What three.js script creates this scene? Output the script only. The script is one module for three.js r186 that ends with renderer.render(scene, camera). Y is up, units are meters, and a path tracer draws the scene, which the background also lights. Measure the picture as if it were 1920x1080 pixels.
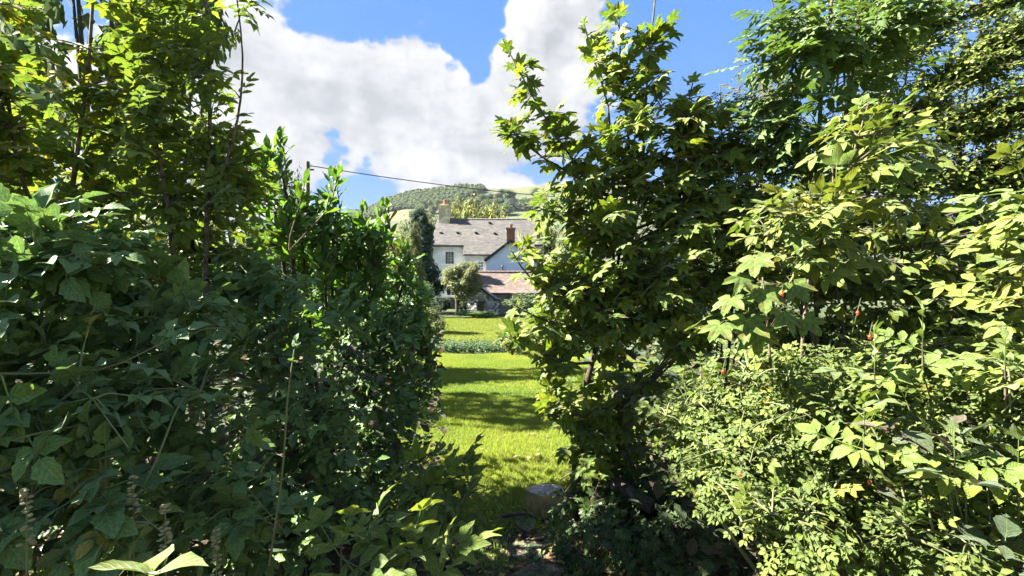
import * as THREE from 'three';

// ───────────── camera, sky, sun, exposure ─────────────
const EXPOSURE = 8.0;
const F = 860, EYE = 1.6;                       // focal length in 1920-wide pixels, eye height in metres
const scene = new THREE.Scene();
const camera = new THREE.PerspectiveCamera(2 * Math.atan(540 / F) * 180 / Math.PI, 16 / 9, 0.05, 4000);
camera.position.set(0, EYE, 0);
camera.lookAt(0, EYE, -10);
camera.updateMatrixWorld(true);
const renderer = new THREE.WebGLRenderer({ antialias: true });
renderer.toneMapping = THREE.LinearToneMapping;
renderer.toneMappingExposure = EXPOSURE;
renderer.shadowMap.enabled = true;
const SUN_AZ = -88 * Math.PI / 180, SUN_EL = 42 * Math.PI / 180;
const sunDir = new THREE.Vector3(Math.sin(SUN_AZ) * Math.cos(SUN_EL), Math.sin(SUN_EL), -Math.cos(SUN_AZ) * Math.cos(SUN_EL));
const sun = new THREE.DirectionalLight(new THREE.Color().setRGB(1, 0.95, 0.86), 5.0);
sun.name = 'sun';
sun.position.copy(sunDir).multiplyScalar(120).add(new THREE.Vector3(0, 0, -20));
sun.target.position.set(0, 0, -20);
sun.castShadow = true;
sun.shadow.mapSize.set(4096, 4096);
Object.assign(sun.shadow.camera, { left: -40, right: 40, top: 40, bottom: -40, near: 1, far: 300 });
scene.add(sun, sun.target);

// ───────────── random numbers and noise ─────────────
function rng(seed) { let a = seed >>> 0; return () => { a = (a + 0x6D2B79F5) | 0; let t = Math.imul(a ^ (a >>> 15), 1 | a); t = (t + Math.imul(t ^ (t >>> 7), 61 | t)) ^ t; return ((t ^ (t >>> 14)) >>> 0) / 4294967296; }; }
const PERM = new Uint8Array(512); { const r = rng(77), p = [...Array(256).keys()]; for (let i = 255; i > 0; i--) { const j = Math.floor(r() * (i + 1)); [p[i], p[j]] = [p[j], p[i]]; } for (let i = 0; i < 512; i++) PERM[i] = p[i & 255]; }
const LAT = new Float32Array(256); { const r = rng(78); for (let i = 0; i < 256; i++) LAT[i] = r() * 2 - 1; }
function noise3(x, y, z) {
  const ix = Math.floor(x), iy = Math.floor(y), iz = Math.floor(z); let fx = x - ix, fy = y - iy, fz = z - iz;
  fx = fx * fx * (3 - 2 * fx); fy = fy * fy * (3 - 2 * fy); fz = fz * fz * (3 - 2 * fz);
  const X = ix & 255, Y = iy & 255, Z = iz & 255, Xa = (X + 1) & 255, Ya = (Y + 1) & 255, Za = (Z + 1) & 255;
  const h = (a, b, c) => LAT[PERM[PERM[PERM[a] + b] + c]];
  const l = (a, b, t) => a + (b - a) * t;
  return l(l(l(h(X, Y, Z), h(Xa, Y, Z), fx), l(h(X, Ya, Z), h(Xa, Ya, Z), fx), fy), l(l(h(X, Y, Za), h(Xa, Y, Za), fx), l(h(X, Ya, Za), h(Xa, Ya, Za), fx), fy), fz);
}
function fbm(x, y, z, o) { let s = 0, a = 0.5; for (let i = 0; i < o; i++) { s += a * noise3(x, y, z); x = x * 2.03 + 11.3; y = y * 2.03 + 5.1; z = z * 2.03 + 7.7; a *= 0.5; } return s; }
const clamp = (x, a = 0, b = 1) => Math.min(b, Math.max(a, x)), lerp = (a, b, t) => a + (b - a) * t, smooth = (a, b, x) => { const t = clamp((x - a) / (b - a)); return t * t * (3 - 2 * t); };
const V = (x, y, z) => new THREE.Vector3(x, y, z);
const P = (px, py, d) => V((px - 960) / F * d, EYE - (py - 540) / F * d, -d);   // a point of the photograph at its real distance d
const rgb = (r, g, b) => new THREE.Color().setRGB(r, g, b);

// ───────────── sky: blue air and broken cumulus ─────────────
{
  const W = 2560, H = 1280, data = new Float32Array(W * H * 4), S = 0.142;
  const toDir = (px, py) => V((px - 960) / F, (540 - py) / F, -1).normalize();
  const banks = [[640, 230, 0.17, 0.22], [820, 270, 0.17, 0.22], [530, 130, 0.07, 0.16], [720, 110, 0.08, 0.20], [1010, 90, 0.07, 0.30], [1060, 20, 0.05, 0.22], [1200, 130, 0.05, 0.16], [960, 330, 0.14, 0.12], [250, 130, 0.12, 0.2], [60, 200, 0.2, 0.2],
    [850, 35, 0.08, -0.42], [600, 10, 0.10, -0.45], [890, 100, 0.05, -0.22], [1380, 40, 0.16, -0.45], [170, 50, 0.06, -0.3], [690, 5, 0.06, -0.22], [905, 40, 0.05, -0.25], [885, 140, 0.035, -0.16], [915, 180, 0.03, -0.1], [600, 258, 0.03, -0.06], [690, 385, 0.03, -0.03], [1500, 230, 0.2, -0.2]]
    .map(([x, y, s, w]) => [toDir(x, y), 1 / (2 * s * s), w]);
  const bank = (x, y, z) => { let b = 0; for (const [d, k, w] of banks) b += w * Math.exp(-2 * k * (1 - (x * d.x + y * d.y + z * d.z))); return b; };
  const puff = (x, y, z, o) => { let s = 0, a = 0.55; x = x * 3.3 + 4; y = y * 4.4 + 9; z = z * 3.3; for (let i = 0; i < o; i++) { const n = noise3(x, y, z); s += a * (i < 2 ? n : 0.55 - Math.abs(n) * 1.5); x = x * 2.07 + 11.3; y = y * 2.07 + 5.1; z = z * 2.07 + 7.7; a *= 0.54; } return s; };
  for (let row = 0; row < H; row++) {
    const up = ((row + 0.5) / H - 0.5) * Math.PI, y = Math.sin(up), cu = Math.cos(up);
    for (let col = 0; col < W; col++) {
      const i = (row * W + col) * 4, az = ((col + 0.5) / W - 0.5) * 2 * Math.PI, x = Math.cos(az) * cu, z = Math.sin(az) * cu;
      const yy = Math.max(y, 0.0), cs = x * sunDir.x + y * sunDir.y + z * sunDir.z;
      const h = Math.pow(1 - yy, 3.6), glow = 0.5 * Math.exp(-(1 - cs) * 14) + 0.10 * Math.exp(-(1 - cs) * 2.6);
      let r = lerp(0.11, 0.46, h) + glow, g = lerp(0.33, 0.67, h) + glow, b = lerp(0.82, 0.95, h) + glow * 0.9;
      if (y > -0.02) {
        const bk = bank(x, y, z) + 0.02 - 0.06 * smooth(0.25, 0.62, y), dn = puff(x, y, z, 8) * 0.98 + bk - 0.10, a = smooth(0.0, 0.09, dn);
        if (a > 0) {
          const e = 0.07, q = puff(x, y, z, 6), w = puff(x + sunDir.x * e * 0.7, y + 0.75 * e, z + sunDir.z * e * 0.7, 6), relief = clamp(0.55 + (q - w) * 1.9), deep = smooth(0.1, 0.8, dn);
          const l = clamp(0.65 + 0.33 * relief - 0.16 * deep * (1 - relief) + glow * 0.5, 0.5, 1.3);
          const cr = l * lerp(0.86, 0.97, relief), cg = l * lerp(0.89, 0.97, relief), cb = l * lerp(0.96, 0.98, relief);
          r = lerp(r, cr, a); g = lerp(g, cg, a); b = lerp(b, cb, a);
        }
      } else { r = 0.10; g = 0.12; b = 0.07; }
      data[i] = r * S; data[i + 1] = g * S; data[i + 2] = b * S; data[i + 3] = 1;
    }
  }
  const t = new THREE.DataTexture(data, W, H, THREE.RGBAFormat, THREE.FloatType);
  t.mapping = THREE.EquirectangularReflectionMapping; t.magFilter = THREE.LinearFilter; t.minFilter = THREE.LinearFilter; t.needsUpdate = true;
  scene.background = t; scene.environment = t;
}

// ───────────── helpers ─────────────
const taken = {};
const numbered = (n) => { const k = taken[n] = (taken[n] ?? -1) + 1; return k ? n + '_' + String(k).padStart(3, '0') : n; };
function lit(o) { o.castShadow = true; o.receiveShadow = true; return o; }
function thing(name, label, category, pos = V(0, 0, 0), group) {
  const o = new THREE.Group(); o.name = numbered(name); o.position.copy(pos); o.userData = { label, category };
  if (group) o.userData.group = group; scene.add(o); return o;
}
function part(name, geo, mat, parent, kind) { const o = lit(new THREE.Mesh(geo, mat)); o.name = name; parent.add(o); if (kind) o.userData.kind = kind; return o; }
function structure(name, geo, mat) { const o = lit(new THREE.Mesh(geo, mat)); o.name = name; o.userData.kind = 'structure'; scene.add(o); return o; }
class GB {                                       // collects triangles of one part
  constructor() { this.p = []; this.u = []; this.i = []; this.c = null; }
  v(x, y, z, u = 0, w = 0) { this.p.push(x, y, z); this.u.push(u, w); return this.p.length / 3 - 1; }
  tri(a, b, c) { this.i.push(a, b, c); }
  quad(a, b, c, d) { this.i.push(a, b, c, a, c, d); }
  tone(n, r, g, b) { if (!this.c) this.c = []; for (let k = this.c.length / 3; k < n; k++) this.c.push(r, g, b); }
  box(x0, x1, y0, y1, z0, z1, m) {
    const at = this.p.length / 3, q = [[0, 1, 0, 0], [1, 1, 0, 0]];
    const c = (x, y, z, u, w) => { const p = V(x, y, z); if (m) p.applyMatrix4(m); this.v(p.x, p.y, p.z, u, w); };
    const f = [[[x0, y0, z1], [x1, y0, z1], [x1, y1, z1], [x0, y1, z1]], [[x1, y0, z0], [x0, y0, z0], [x0, y1, z0], [x1, y1, z0]], [[x0, y0, z0], [x0, y0, z1], [x0, y1, z1], [x0, y1, z0]],
      [[x1, y0, z1], [x1, y0, z0], [x1, y1, z0], [x1, y1, z1]], [[x0, y1, z1], [x1, y1, z1], [x1, y1, z0], [x0, y1, z0]], [[x0, y0, z0], [x1, y0, z0], [x1, y0, z1], [x0, y0, z1]]];
    f.forEach((k, n) => { for (const a of k) c(...a, n === 2 || n === 3 ? a[2] : a[0], n > 3 ? a[2] : a[1]); const b = at + n * 4; this.quad(b, b + 1, b + 2, b + 3); });
    return this;
  }
  tube(pts, r0, r1, sides = 5) {
    const n = pts.length, up = V(0.31, 0.22, 0.93); let len = 0; const at = this.p.length / 3;
    for (let k = 0; k < n; k++) {
      const t = V().subVectors(pts[Math.min(n - 1, k + 1)], pts[Math.max(0, k - 1)]).normalize(), a = V().crossVectors(t, up).normalize(), b = V().crossVectors(t, a), r = lerp(r0, r1, k / (n - 1));
      if (k) len += pts[k].distanceTo(pts[k - 1]);
      for (let s = 0; s <= sides; s++) { const w = s / sides * Math.PI * 2, c = Math.cos(w) * r, d = Math.sin(w) * r; this.v(pts[k].x + a.x * c + b.x * d, pts[k].y + a.y * c + b.y * d, pts[k].z + a.z * c + b.z * d, s / sides * 6.28 * r0, len); }
    }
    for (let k = 0; k < n - 1; k++) for (let s = 0; s < sides; s++) { const q = at + k * (sides + 1) + s; this.quad(q, q + 1, q + sides + 2, q + sides + 1); }
    return this;
  }
  add(g, m) {
    const at = this.p.length / 3, p = g.attributes.position, u = g.attributes.uv, w = V(0, 0, 0);
    for (let k = 0; k < p.count; k++) { w.fromBufferAttribute(p, k); if (m) w.applyMatrix4(m); this.v(w.x, w.y, w.z, u ? u.getX(k) : 0, u ? u.getY(k) : 0); }
    if (g.index) for (const k of g.index.array) this.i.push(at + k); else for (let k = 0; k < p.count; k++) this.i.push(at + k);
    return this;
  }
  geo() {
    const g = new THREE.BufferGeometry();
    g.setAttribute('position', new THREE.Float32BufferAttribute(this.p, 3)); g.setAttribute('uv', new THREE.Float32BufferAttribute(this.u, 2));
    if (this.c) g.setAttribute('color', new THREE.Float32BufferAttribute(this.c, 3));
    g.setIndex(this.i); g.computeVertexNormals(); return g;
  }
}
const curve = (pts, n) => new THREE.CatmullRomCurve3(pts, false, 'centripetal').getPoints(n);
function texture(w, h, f, srgb = true) {          // f(u, v) -> [r, g, b] in 0..1
  const d = new Uint8Array(w * h * 4);
  for (let y = 0; y < h; y++) for (let x = 0; x < w; x++) { const c = f((x + 0.5) / w, (y + 0.5) / h), i = (y * w + x) * 4; for (let k = 0; k < 3; k++) d[i + k] = clamp(c[k]) * 255; d[i + 3] = 255; }
  const t = new THREE.DataTexture(d, w, h); t.wrapS = t.wrapT = THREE.RepeatWrapping; t.magFilter = THREE.LinearFilter; t.minFilter = THREE.LinearMipmapLinearFilter; t.generateMipmaps = true;
  if (srgb) t.colorSpace = THREE.SRGBColorSpace; t.needsUpdate = true; return t;
}
const tileNoise = (u, v, f, o, s = 0) => { const a = u * Math.PI * 2, b = v * Math.PI * 2, k = f / 6.28; return fbm(Math.cos(a) * k + s, Math.sin(a) * k + Math.cos(b) * k, Math.sin(b) * k + s * 0.7, o); };

// ───────────── the lie of the land ─────────────
function H(x, z) {
  const d = -z;
  let h = 0;
  h += -0.24 * smooth(2, 13, d);
  h += -0.20 * smooth(13, 17, d);
  h += 0.22 * smooth(22, 32, d);
  h += -3.0 * smooth(46, 90, d);
  h += 0.010 * noise3(x * 1.3, 3, z * 1.3) * smooth(60, 30, d) + 0.05 * noise3(x * 0.25, 8, z * 0.25) * smooth(4, 8, d);
  h += 0.10 * smooth(0.9, 2.2, Math.abs(x + 0.05)) * smooth(5, 3, d);
  return h;
}
function sheet(x0, x1, z0, z1, step, lift, keep, s = 1) {     // a piece of ground on the common grid, uv in metres
  const nx = Math.round((x1 - x0) / step), nz = Math.round((z1 - z0) / step), b = new GB(), id = [];
  for (let j = 0; j <= nz; j++) for (let i = 0; i <= nx; i++) { const x = x0 + i * step, z = z0 + j * step; id.push(b.v(x, H(x, z) + lift, z, x * s, -z * s)); }
  for (let j = 0; j < nz; j++) for (let i = 0; i < nx; i++) { const q = j * (nx + 1) + i; if (!keep || keep(x0 + (i + 0.5) * step, z0 + (j + 0.5) * step)) b.quad(q, q + nx + 1, q + nx + 2, q + 1); }
  return b.geo();
}

// ───────────── ground, lawns, path ─────────────
const grainTex = texture(512, 512, (u, v) => { const n = tileNoise(u, v, 10, 5, 1), m = tileNoise(u, v, 60, 3, 5), k = 0.72 + 0.55 * n + 0.35 * m; return [k, k, k]; });
const soilTex = texture(1024, 1024, (u, v) => {
  const n = tileNoise(u, v, 14, 6, 2), m = tileNoise(u, v, 90, 3, 9), moss = smooth(0.02, 0.2, tileNoise(u, v, 5, 4, 21));
  const k = 0.62 + 0.7 * n + 0.5 * m; return [k * lerp(0.62, 0.44, moss), k * lerp(0.52, 0.52, moss), k * lerp(0.40, 0.28, moss)];
});
const grassTex = texture(1024, 1024, (u, v) => {
  const n = tileNoise(u, v, 12, 5, 3), m = tileNoise(u, v, 120, 3, 4), y = smooth(-0.1, 0.25, tileNoise(u, v, 5, 4, 31)), k = 0.70 + 0.4 * n + 0.55 * m;
  return [k * lerp(0.66, 0.85, y), k * lerp(0.84, 0.88, y), k * lerp(0.34, 0.42, y)];
});
const bumpNoise = texture(512, 512, (u, v) => { const k = 0.5 + tileNoise(u, v, 30, 5, 6) * 0.9; return [k, k, k]; }, false);
const rep = (t, k) => { const c = t.clone(); c.repeat.set(k, k); c.needsUpdate = true; return c; };
const M = {};
M.soil = new THREE.MeshStandardMaterial({ name: 'leafy soil', color: rgb(0.50, 0.43, 0.33), map: rep(soilTex, 0.5), bumpMap: rep(bumpNoise, 1.1), bumpScale: 0.03, roughness: 1 });
M.meadow = new THREE.MeshStandardMaterial({ name: 'rough grass', color: rgb(0.09, 0.115, 0.035), map: rep(grassTex, 0.23), roughness: 1 });
M.lawn = new THREE.MeshStandardMaterial({ name: 'lawn turf', color: rgb(0.20, 0.23, 0.04), map: rep(grassTex, 0.31), bumpMap: rep(bumpNoise, 1.7), bumpScale: 0.03, roughness: 1 });
{
  const line = (list) => { const out = []; for (const [a, b, s] of list) for (let x = a; x < b - 1e-6; x += s) out.push(x); out.push(list.at(-1)[1]); return out; };
  const xs = line([[-1500, -300, 150], [-300, -60, 30], [-60, -20, 4], [-20, -8, 1], [-8, 8, 0.25], [8, 20, 1], [20, 60, 4], [60, 300, 30], [300, 1500, 150]]);
  const zs = line([[-1500, -300, 150], [-300, -100, 20], [-100, -48, 4], [-48, -34, 1], [-34, 4, 0.25], [4, 20, 1], [20, 60, 8], [60, 600, 60]]);
  const b = new GB(), nx = xs.length;
  for (const z of zs) for (const x of xs) b.v(x, H(x, z) - (z < -110 ? 6 : 0), z, x, -z);
  for (let j = 0; j < zs.length - 1; j++) for (let i = 0; i < nx - 1; i++) { const q = j * nx + i; b.quad(q, q + nx, q + nx + 1, q + 1); }
  structure('ground', b.geo(), M.meadow);
}
structure('path', sheet(-3, 3, -3.75, 3, 0.25, 0.006, (x, z) => -z < 3.3 + 0.5 * noise3(x * 2, 1, 4) + 0.12 * x), M.soil);
const onLawn = (x, z) => { const d = -z; return d > 2.9 && d < 12.6 + 0.4 * noise3(x * 0.8, 2, 1) && x > -3.2 && x < 6; };
structure('lawn', sheet(-3.25, 6, -13.25, -2.75, 0.25, 0.012, (x, z) => onLawn(x, z) && -z > 3.25 + 0.2 * x), M.lawn);
structure('lower_lawn', sheet(-8, 8, -29.5, -16.5, 0.25, 0.012, (x, z) => -z < 28.6 + 0.3 * x * 0.2), M.lawn);

// grass
function bladeTuft(seed, n, h, spread, w) {
  const r = rng(seed), b = new GB();
  for (let k = 0; k < n; k++) {
    const a = r() * 6.28, d = Math.sqrt(r()) * spread, x = Math.cos(a) * d, z = Math.sin(a) * d, t = r() * 6.28, hh = h * (0.55 + 0.6 * r()), lean = hh * (0.15 + 0.7 * r()), l = r() * 6.28, c = Math.cos(t) * w, s = Math.sin(t) * w;
    const p = [b.v(x - c, 0, z - s, 0, 0), b.v(x + c, 0, z + s, 1, 0), b.v(x - c * 0.7 + Math.cos(l) * lean * 0.3, hh * 0.6, z - s * 0.7 + Math.sin(l) * lean * 0.3, 0, 0.6), b.v(x + c * 0.7 + Math.cos(l) * lean * 0.3, hh * 0.6, z + s * 0.7 + Math.sin(l) * lean * 0.3, 1, 0.6), b.v(x + Math.cos(l) * lean, hh, z + Math.sin(l) * lean, 0.5, 1)];
    b.quad(p[0], p[1], p[3], p[2]); b.tri(p[2], p[3], p[4]);
  }
  return b.geo();
}
const leafMat = (name, c, o = {}) => new THREE.MeshPhysicalMaterial({ name, color: c, roughness: 1, transmission: 0.46, thickness: 0, specularIntensity: 0.4, clearcoat: 0.25, clearcoatRoughness: 0.45, side: THREE.DoubleSide, ...o });
M.blade = leafMat('grass blade', rgb(1, 1, 1), { clearcoat: 0.1 });
function scatter(name, geo, mat, list, parent, o = {}) {       // list of {m, c}: one mass that nobody could count
  const im = new THREE.InstancedMesh(geo, mat, list.length);
  list.forEach((e, k) => { im.setMatrixAt(k, e.m); if (e.c) im.setColorAt(k, e.c); });
  im.name = parent ? name : numbered(name); im.userData = { kind: 'stuff', ...o }; lit(im); (parent ?? scene).add(im); return im;
}
const M4 = (p, q, s) => new THREE.Matrix4().compose(p, q, typeof s === 'number' ? V(s, s, s) : s);
const yaw = (a) => new THREE.Quaternion().setFromAxisAngle(V(0, 1, 0), a);
{
  const r = rng(5), list = [];
  for (let k = 0; k < 75000; k++) {
    const d = 3.0 + 9.8 * Math.pow(r(), 1.25), x = -2.6 + 5.6 * r(), z = -d;
    if (!onLawn(x, z) || (d < 3.5 && r() < 0.75 + 0.3 * x)) continue;
    const y = 0.5 + 0.5 * noise3(x * 1.2, 5, z * 1.2) + (r() - 0.5) * 0.5, w = r() < 0.05;
    list.push({ m: M4(V(x, H(x, z) + 0.008, z), yaw(r() * 6.28), V(1, 0.75 + 0.7 * r(), 1)), c: w ? rgb(0.30, 0.26, 0.10) : rgb(lerp(0.16, 0.30, y), lerp(0.25, 0.34, y), lerp(0.022, 0.03, y)) });
  }
  scatter('lawn_grass', bladeTuft(1, 16, 0.038, 0.055, 0.0021), M.blade, list, null, { label: 'short mown green grass covering the lawn behind the shrubs', category: 'grass' });
  const far = [];
  for (let k = 0; k < 16000; k++) {
    const d = 17 + 11.5 * r(), x = -7 + 13 * r(), z = -d, y = r();
    far.push({ m: M4(V(x, H(x, z) + 0.008, z), yaw(r() * 6.28), 1.6), c: rgb(lerp(0.17, 0.25, y), lerp(0.23, 0.27, y), 0.03) });
  }
  scatter('lower_lawn_grass', bladeTuft(2, 10, 0.06, 0.09, 0.004), M.blade, far, null, { label: 'bright grass of the second lawn below the house', category: 'grass' });
}

// ───────────── hill with fields and woods ─────────────
const SKY = [[-900, 470], [0, 470], [300, 458], [500, 432], [600, 418], [680, 396], [737, 374], [776, 364], [830, 357], [884, 350.5], [907, 352], [946, 353.5], [1000, 347.5], [1100, 342], [1300, 346], [1600, 372], [1920, 410], [2800, 440]];
const skyTan = (px) => { let k = 0; while (k < SKY.length - 2 && SKY[k + 1][0] < px) k++; const t = clamp((px - SKY[k][0]) / (SKY[k + 1][0] - SKY[k][0])); return (540 - lerp(SKY[k][1], SKY[k + 1][1], t)) / F; };
const E0 = -0.045, D0 = 100, D1 = 700;
const hillY = (x, d) => { const px = 960 + x / d * F, t = clamp((d - D0) / (D1 - D0)), e = lerp(E0, skyTan(px), Math.pow(t, 0.8)); return EYE + d * e - (d > D1 ? (d - D1) * 0.35 : 0); };
const onHill = (px, py) => { const s = skyTan(px), e = (540 - py) / F, t = Math.pow(clamp((e - E0) / (s - E0)), 1.25), d = D0 + (D1 - D0) * t; return [(px - 960) / F * d, d]; };
const poly = (list) => list.map(([a, b]) => onHill(a, b));
const inside = (p, x, d) => { let c = false; for (let i = 0, j = p.length - 1; i < p.length; j = i++) if ((p[i][1] > d) !== (p[j][1] > d) && x < (p[j][0] - p[i][0]) * (d - p[i][1]) / (p[j][1] - p[i][1]) + p[i][0]) c = !c; return c; };
const FIELDS = [
  [poly([[700, 416], [722, 400], [760, 392], [770, 414]]), [0.14, 0.092, 0.036]],
  [poly([[815, 390], [880, 373], [912, 365.5], [940, 353.5], [962, 353], [925, 366], [880, 379], [825, 392]]), [0.115, 0.082, 0.042]],
  [poly([[906, 353], [946, 354], [1000, 348], [1200, 345], [1200, 356], [1000, 361], [935, 361]]), [0.085, 0.088, 0.03]],
  [poly([[930, 416], [950, 403], [1005, 389], [1200, 372], [1200, 430], [930, 430]]), [0.06, 0.092, 0.022]],
  [poly([[958, 374], [975, 367.5], [1002, 365.5], [1060, 363], [1060, 374], [985, 380]]), [0.07, 0.09, 0.025]],
];
const WOOD = poly([[560, 436], [600, 419], [690, 395], [737, 375], [772, 365], [830, 358], [884, 351.5], [907, 352.5], [906, 361], [880, 370], [830, 382], [790, 392], [760, 392], [700, 410], [600, 440]]);
{
  const X0 = -700, X1 = 500, Z0 = 90, Z1 = 760;
  const map = texture(2048, 1024, (u, v) => {
    const x = lerp(X0, X1, u), d = lerp(Z0, Z1, v); let c = inside(WOOD, x, d) ? [0.03, 0.045, 0.02] : [0.055, 0.066, 0.022];
    const wx = x + 3 * noise3(x * 0.05, d * 0.05, 1), wd = d + 3 * noise3(x * 0.05, d * 0.05, 9);
    for (const [p, k] of FIELDS) if (inside(p, wx, wd)) c = k;
    const n = 0.78 * 1 + 0.30 * fbm(x * 0.03, d * 0.03, 2, 4) + 0.35 * fbm(x * 0.3, d * 0.3, 5, 3);
    return c.map((q) => { q *= n; return q <= 0.0031308 ? q * 12.92 : 1.055 * Math.pow(q, 1 / 2.4) - 0.055; });
  });
  map.wrapS = map.wrapT = THREE.ClampToEdgeWrapping;
  const b = new GB(), nx = 150, nz = 90;
  for (let j = 0; j <= nz; j++) for (let i = 0; i <= nx; i++) { const d = lerp(Z0 + 10, Z1, j / nz), x = lerp(-690, 490, i / nx); b.v(x, hillY(x, d), -d, (x - X0) / (X1 - X0), (d - Z0) / (Z1 - Z0)); }
  for (let j = 0; j < nz; j++) for (let i = 0; i < nx; i++) { const q = j * (nx + 1) + i; b.quad(q, q + 1, q + nx + 2, q + nx + 1); }
  structure('hill', b.geo(), new THREE.MeshStandardMaterial({ name: 'hill fields', map, roughness: 1 }));
}
// a leafy crown: lumps of small folded leaf faces through its volume (unit crown, 1 m radius)
function crownGeo(seed, n, size, { lumps = 16, flat = 1, spread = 0.62, shell = 0.45, lump = 0.42 } = {}) {
  const r = rng(seed), b = new GB(), L = [];
  for (let k = 0; k < lumps; k++) { const u = r() * 2 - 1, a = r() * 6.28, s = Math.sqrt(1 - u * u), q = spread * (0.55 + 0.5 * r()); L.push([s * Math.cos(a) * q, u * q * flat, s * Math.sin(a) * q, lump * (0.65 + 0.6 * r())]); }
  L.push([0, 0, 0, 0.62]);
  for (let k = 0; k < n; k++) {
    const l = L[Math.floor(r() * L.length)], u = r() * 2 - 1, a = r() * 6.28, s = Math.sqrt(1 - u * u), q = l[3] * Math.pow(r(), shell), o = V(s * Math.cos(a), u, s * Math.sin(a)), c = V(l[0] + o.x * q, l[1] + o.y * q, l[2] + o.z * q);
    const nrm = V(o.x + r() - 0.5, o.y + 0.5 + r() * 0.6, o.z + r() - 0.5).normalize(), t = V(r() - 0.5, r() - 0.6, r() - 0.5).cross(nrm).normalize(), w = V().crossVectors(nrm, t), z = size * (0.6 + 0.8 * r());
    const i0 = b.v(c.x - t.x * z, c.y - t.y * z, c.z - t.z * z, 0, 0.5), i1 = b.v(c.x + w.x * z * 0.55 + nrm.x * z * 0.15, c.y + w.y * z * 0.55 + nrm.y * z * 0.15, c.z + w.z * z * 0.55 + nrm.z * z * 0.15, 0.5, 0), i2 = b.v(c.x + t.x * z, c.y + t.y * z, c.z + t.z * z, 1, 0.5), i3 = b.v(c.x - w.x * z * 0.55 + nrm.x * z * 0.15, c.y - w.y * z * 0.55 + nrm.y * z * 0.15, c.z - w.z * z * 0.55 + nrm.z * z * 0.15, 0.5, 1);
    b.tri(i0, i1, i2); b.tri(i0, i2, i3);
    const g = 0.75 + 0.5 * r(); b.tone(b.p.length / 3, g * (0.9 + 0.25 * r()), g, g * 0.9);
  }
  return b.geo();
}
const tree = (name, c) => leafMat(name, c, { vertexColors: true, clearcoat: 0.1, transmission: 0.35 });
M.bark = new THREE.MeshStandardMaterial({ name: 'grey brown bark', color: rgb(0.11, 0.085, 0.06), map: rep(grainTex, 3), bumpMap: rep(bumpNoise, 6), bumpScale: 0.004, roughness: 0.95 });
M.mossBark = new THREE.MeshStandardMaterial({ name: 'green bark', color: rgb(0.20, 0.19, 0.09), map: rep(grainTex, 3), roughness: 0.9 });
{
  const r = rng(31), list = [], g = crownGeo(40, 420, 0.16, { lumps: 10 });
  for (let k = 0; k < 26000 && list.length < 5200; k++) {
    const d = lerp(D0 + 20, D1 + 6, r()), x = lerp(-480, -10, r());
    if (!inside(WOOD, x, Math.min(d, D1 - 1)) || FIELDS.some(([p]) => inside(p, x, d))) continue;
    const s = 3.6 + 2.4 * r(), y = r();
    list.push({ m: M4(V(x, hillY(x, d) + s * 0.55, -d), yaw(r() * 6.28), V(s, s * (0.9 + 0.4 * r()), s)), c: rgb(lerp(0.062, 0.10, y), lerp(0.098, 0.135, y), lerp(0.05, 0.045, y)) });
  }
  for (let k = 0; k < 260; k++) {                   // hedgerows and copses where the photograph shows nothing in particular
    const d = lerp(180, 690, r()), x = (r() < 0.5 ? lerp(-650, -420, r()) : lerp(80, 470, r())), s = 4 + 2 * r();
    list.push({ m: M4(V(x, hillY(x, d) + s * 0.5, -d), yaw(r() * 6.28), s), c: rgb(0.08, 0.12, 0.045) });
  }
  scatter('hillside_wood', g, tree('hill wood leaves', rgb(1, 1, 1)), list, null, { label: 'dense dark green wood covering the hilltop', category: 'woodland' });
}
const crowns = [crownGeo(51, 3200, 0.075, { lumps: 18 }), crownGeo(52, 3200, 0.075, { lumps: 14, flat: 0.8 }), crownGeo(53, 3200, 0.07, { lumps: 22, spread: 0.7 })];
const crownMats = [tree('dull green crown', rgb(0.085, 0.125, 0.045)), tree('yellow green crown', rgb(0.18, 0.20, 0.045)), tree('blue green crown', rgb(0.06, 0.095, 0.05)), tree('olive crown', rgb(0.12, 0.145, 0.05)), tree('dark evergreen crown', rgb(0.04, 0.075, 0.05)), tree('fresh green crown', rgb(0.11, 0.21, 0.045))];
function farTree(name, label, x, d, y0, hgt, wid, ci, mi, group, r) {
  const t = thing(name, label, 'tree', V(x, y0, -d), group);
  const tr = new GB().tube(curve([V(0, -0.4, 0), V(0.02 * hgt, hgt * 0.35, 0), V(-0.01 * hgt, hgt * 0.75, 0.01)], 6), hgt * 0.035, hgt * 0.012, 6);
  for (let k = 0; k < 4; k++) { const a = k * 1.6 + r(); tr.tube(curve([V(0.015 * hgt, hgt * (0.3 + 0.08 * k), 0), V(Math.cos(a) * wid * 0.2, hgt * (0.48 + 0.06 * k), Math.sin(a) * wid * 0.2), V(Math.cos(a) * wid * 0.36, hgt * (0.62 + 0.06 * k), Math.sin(a) * wid * 0.36)], 4), hgt * 0.015, hgt * 0.004, 5); }
  part('trunk', tr.geo(), M.bark, t);
  const c = part('crown', crowns[ci], crownMats[mi], t); c.position.y = hgt * 0.58; c.scale.set(wid * 0.5, hgt * 0.46, wid * 0.5); c.rotation.y = r() * 6.28; return t;
}
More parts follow.
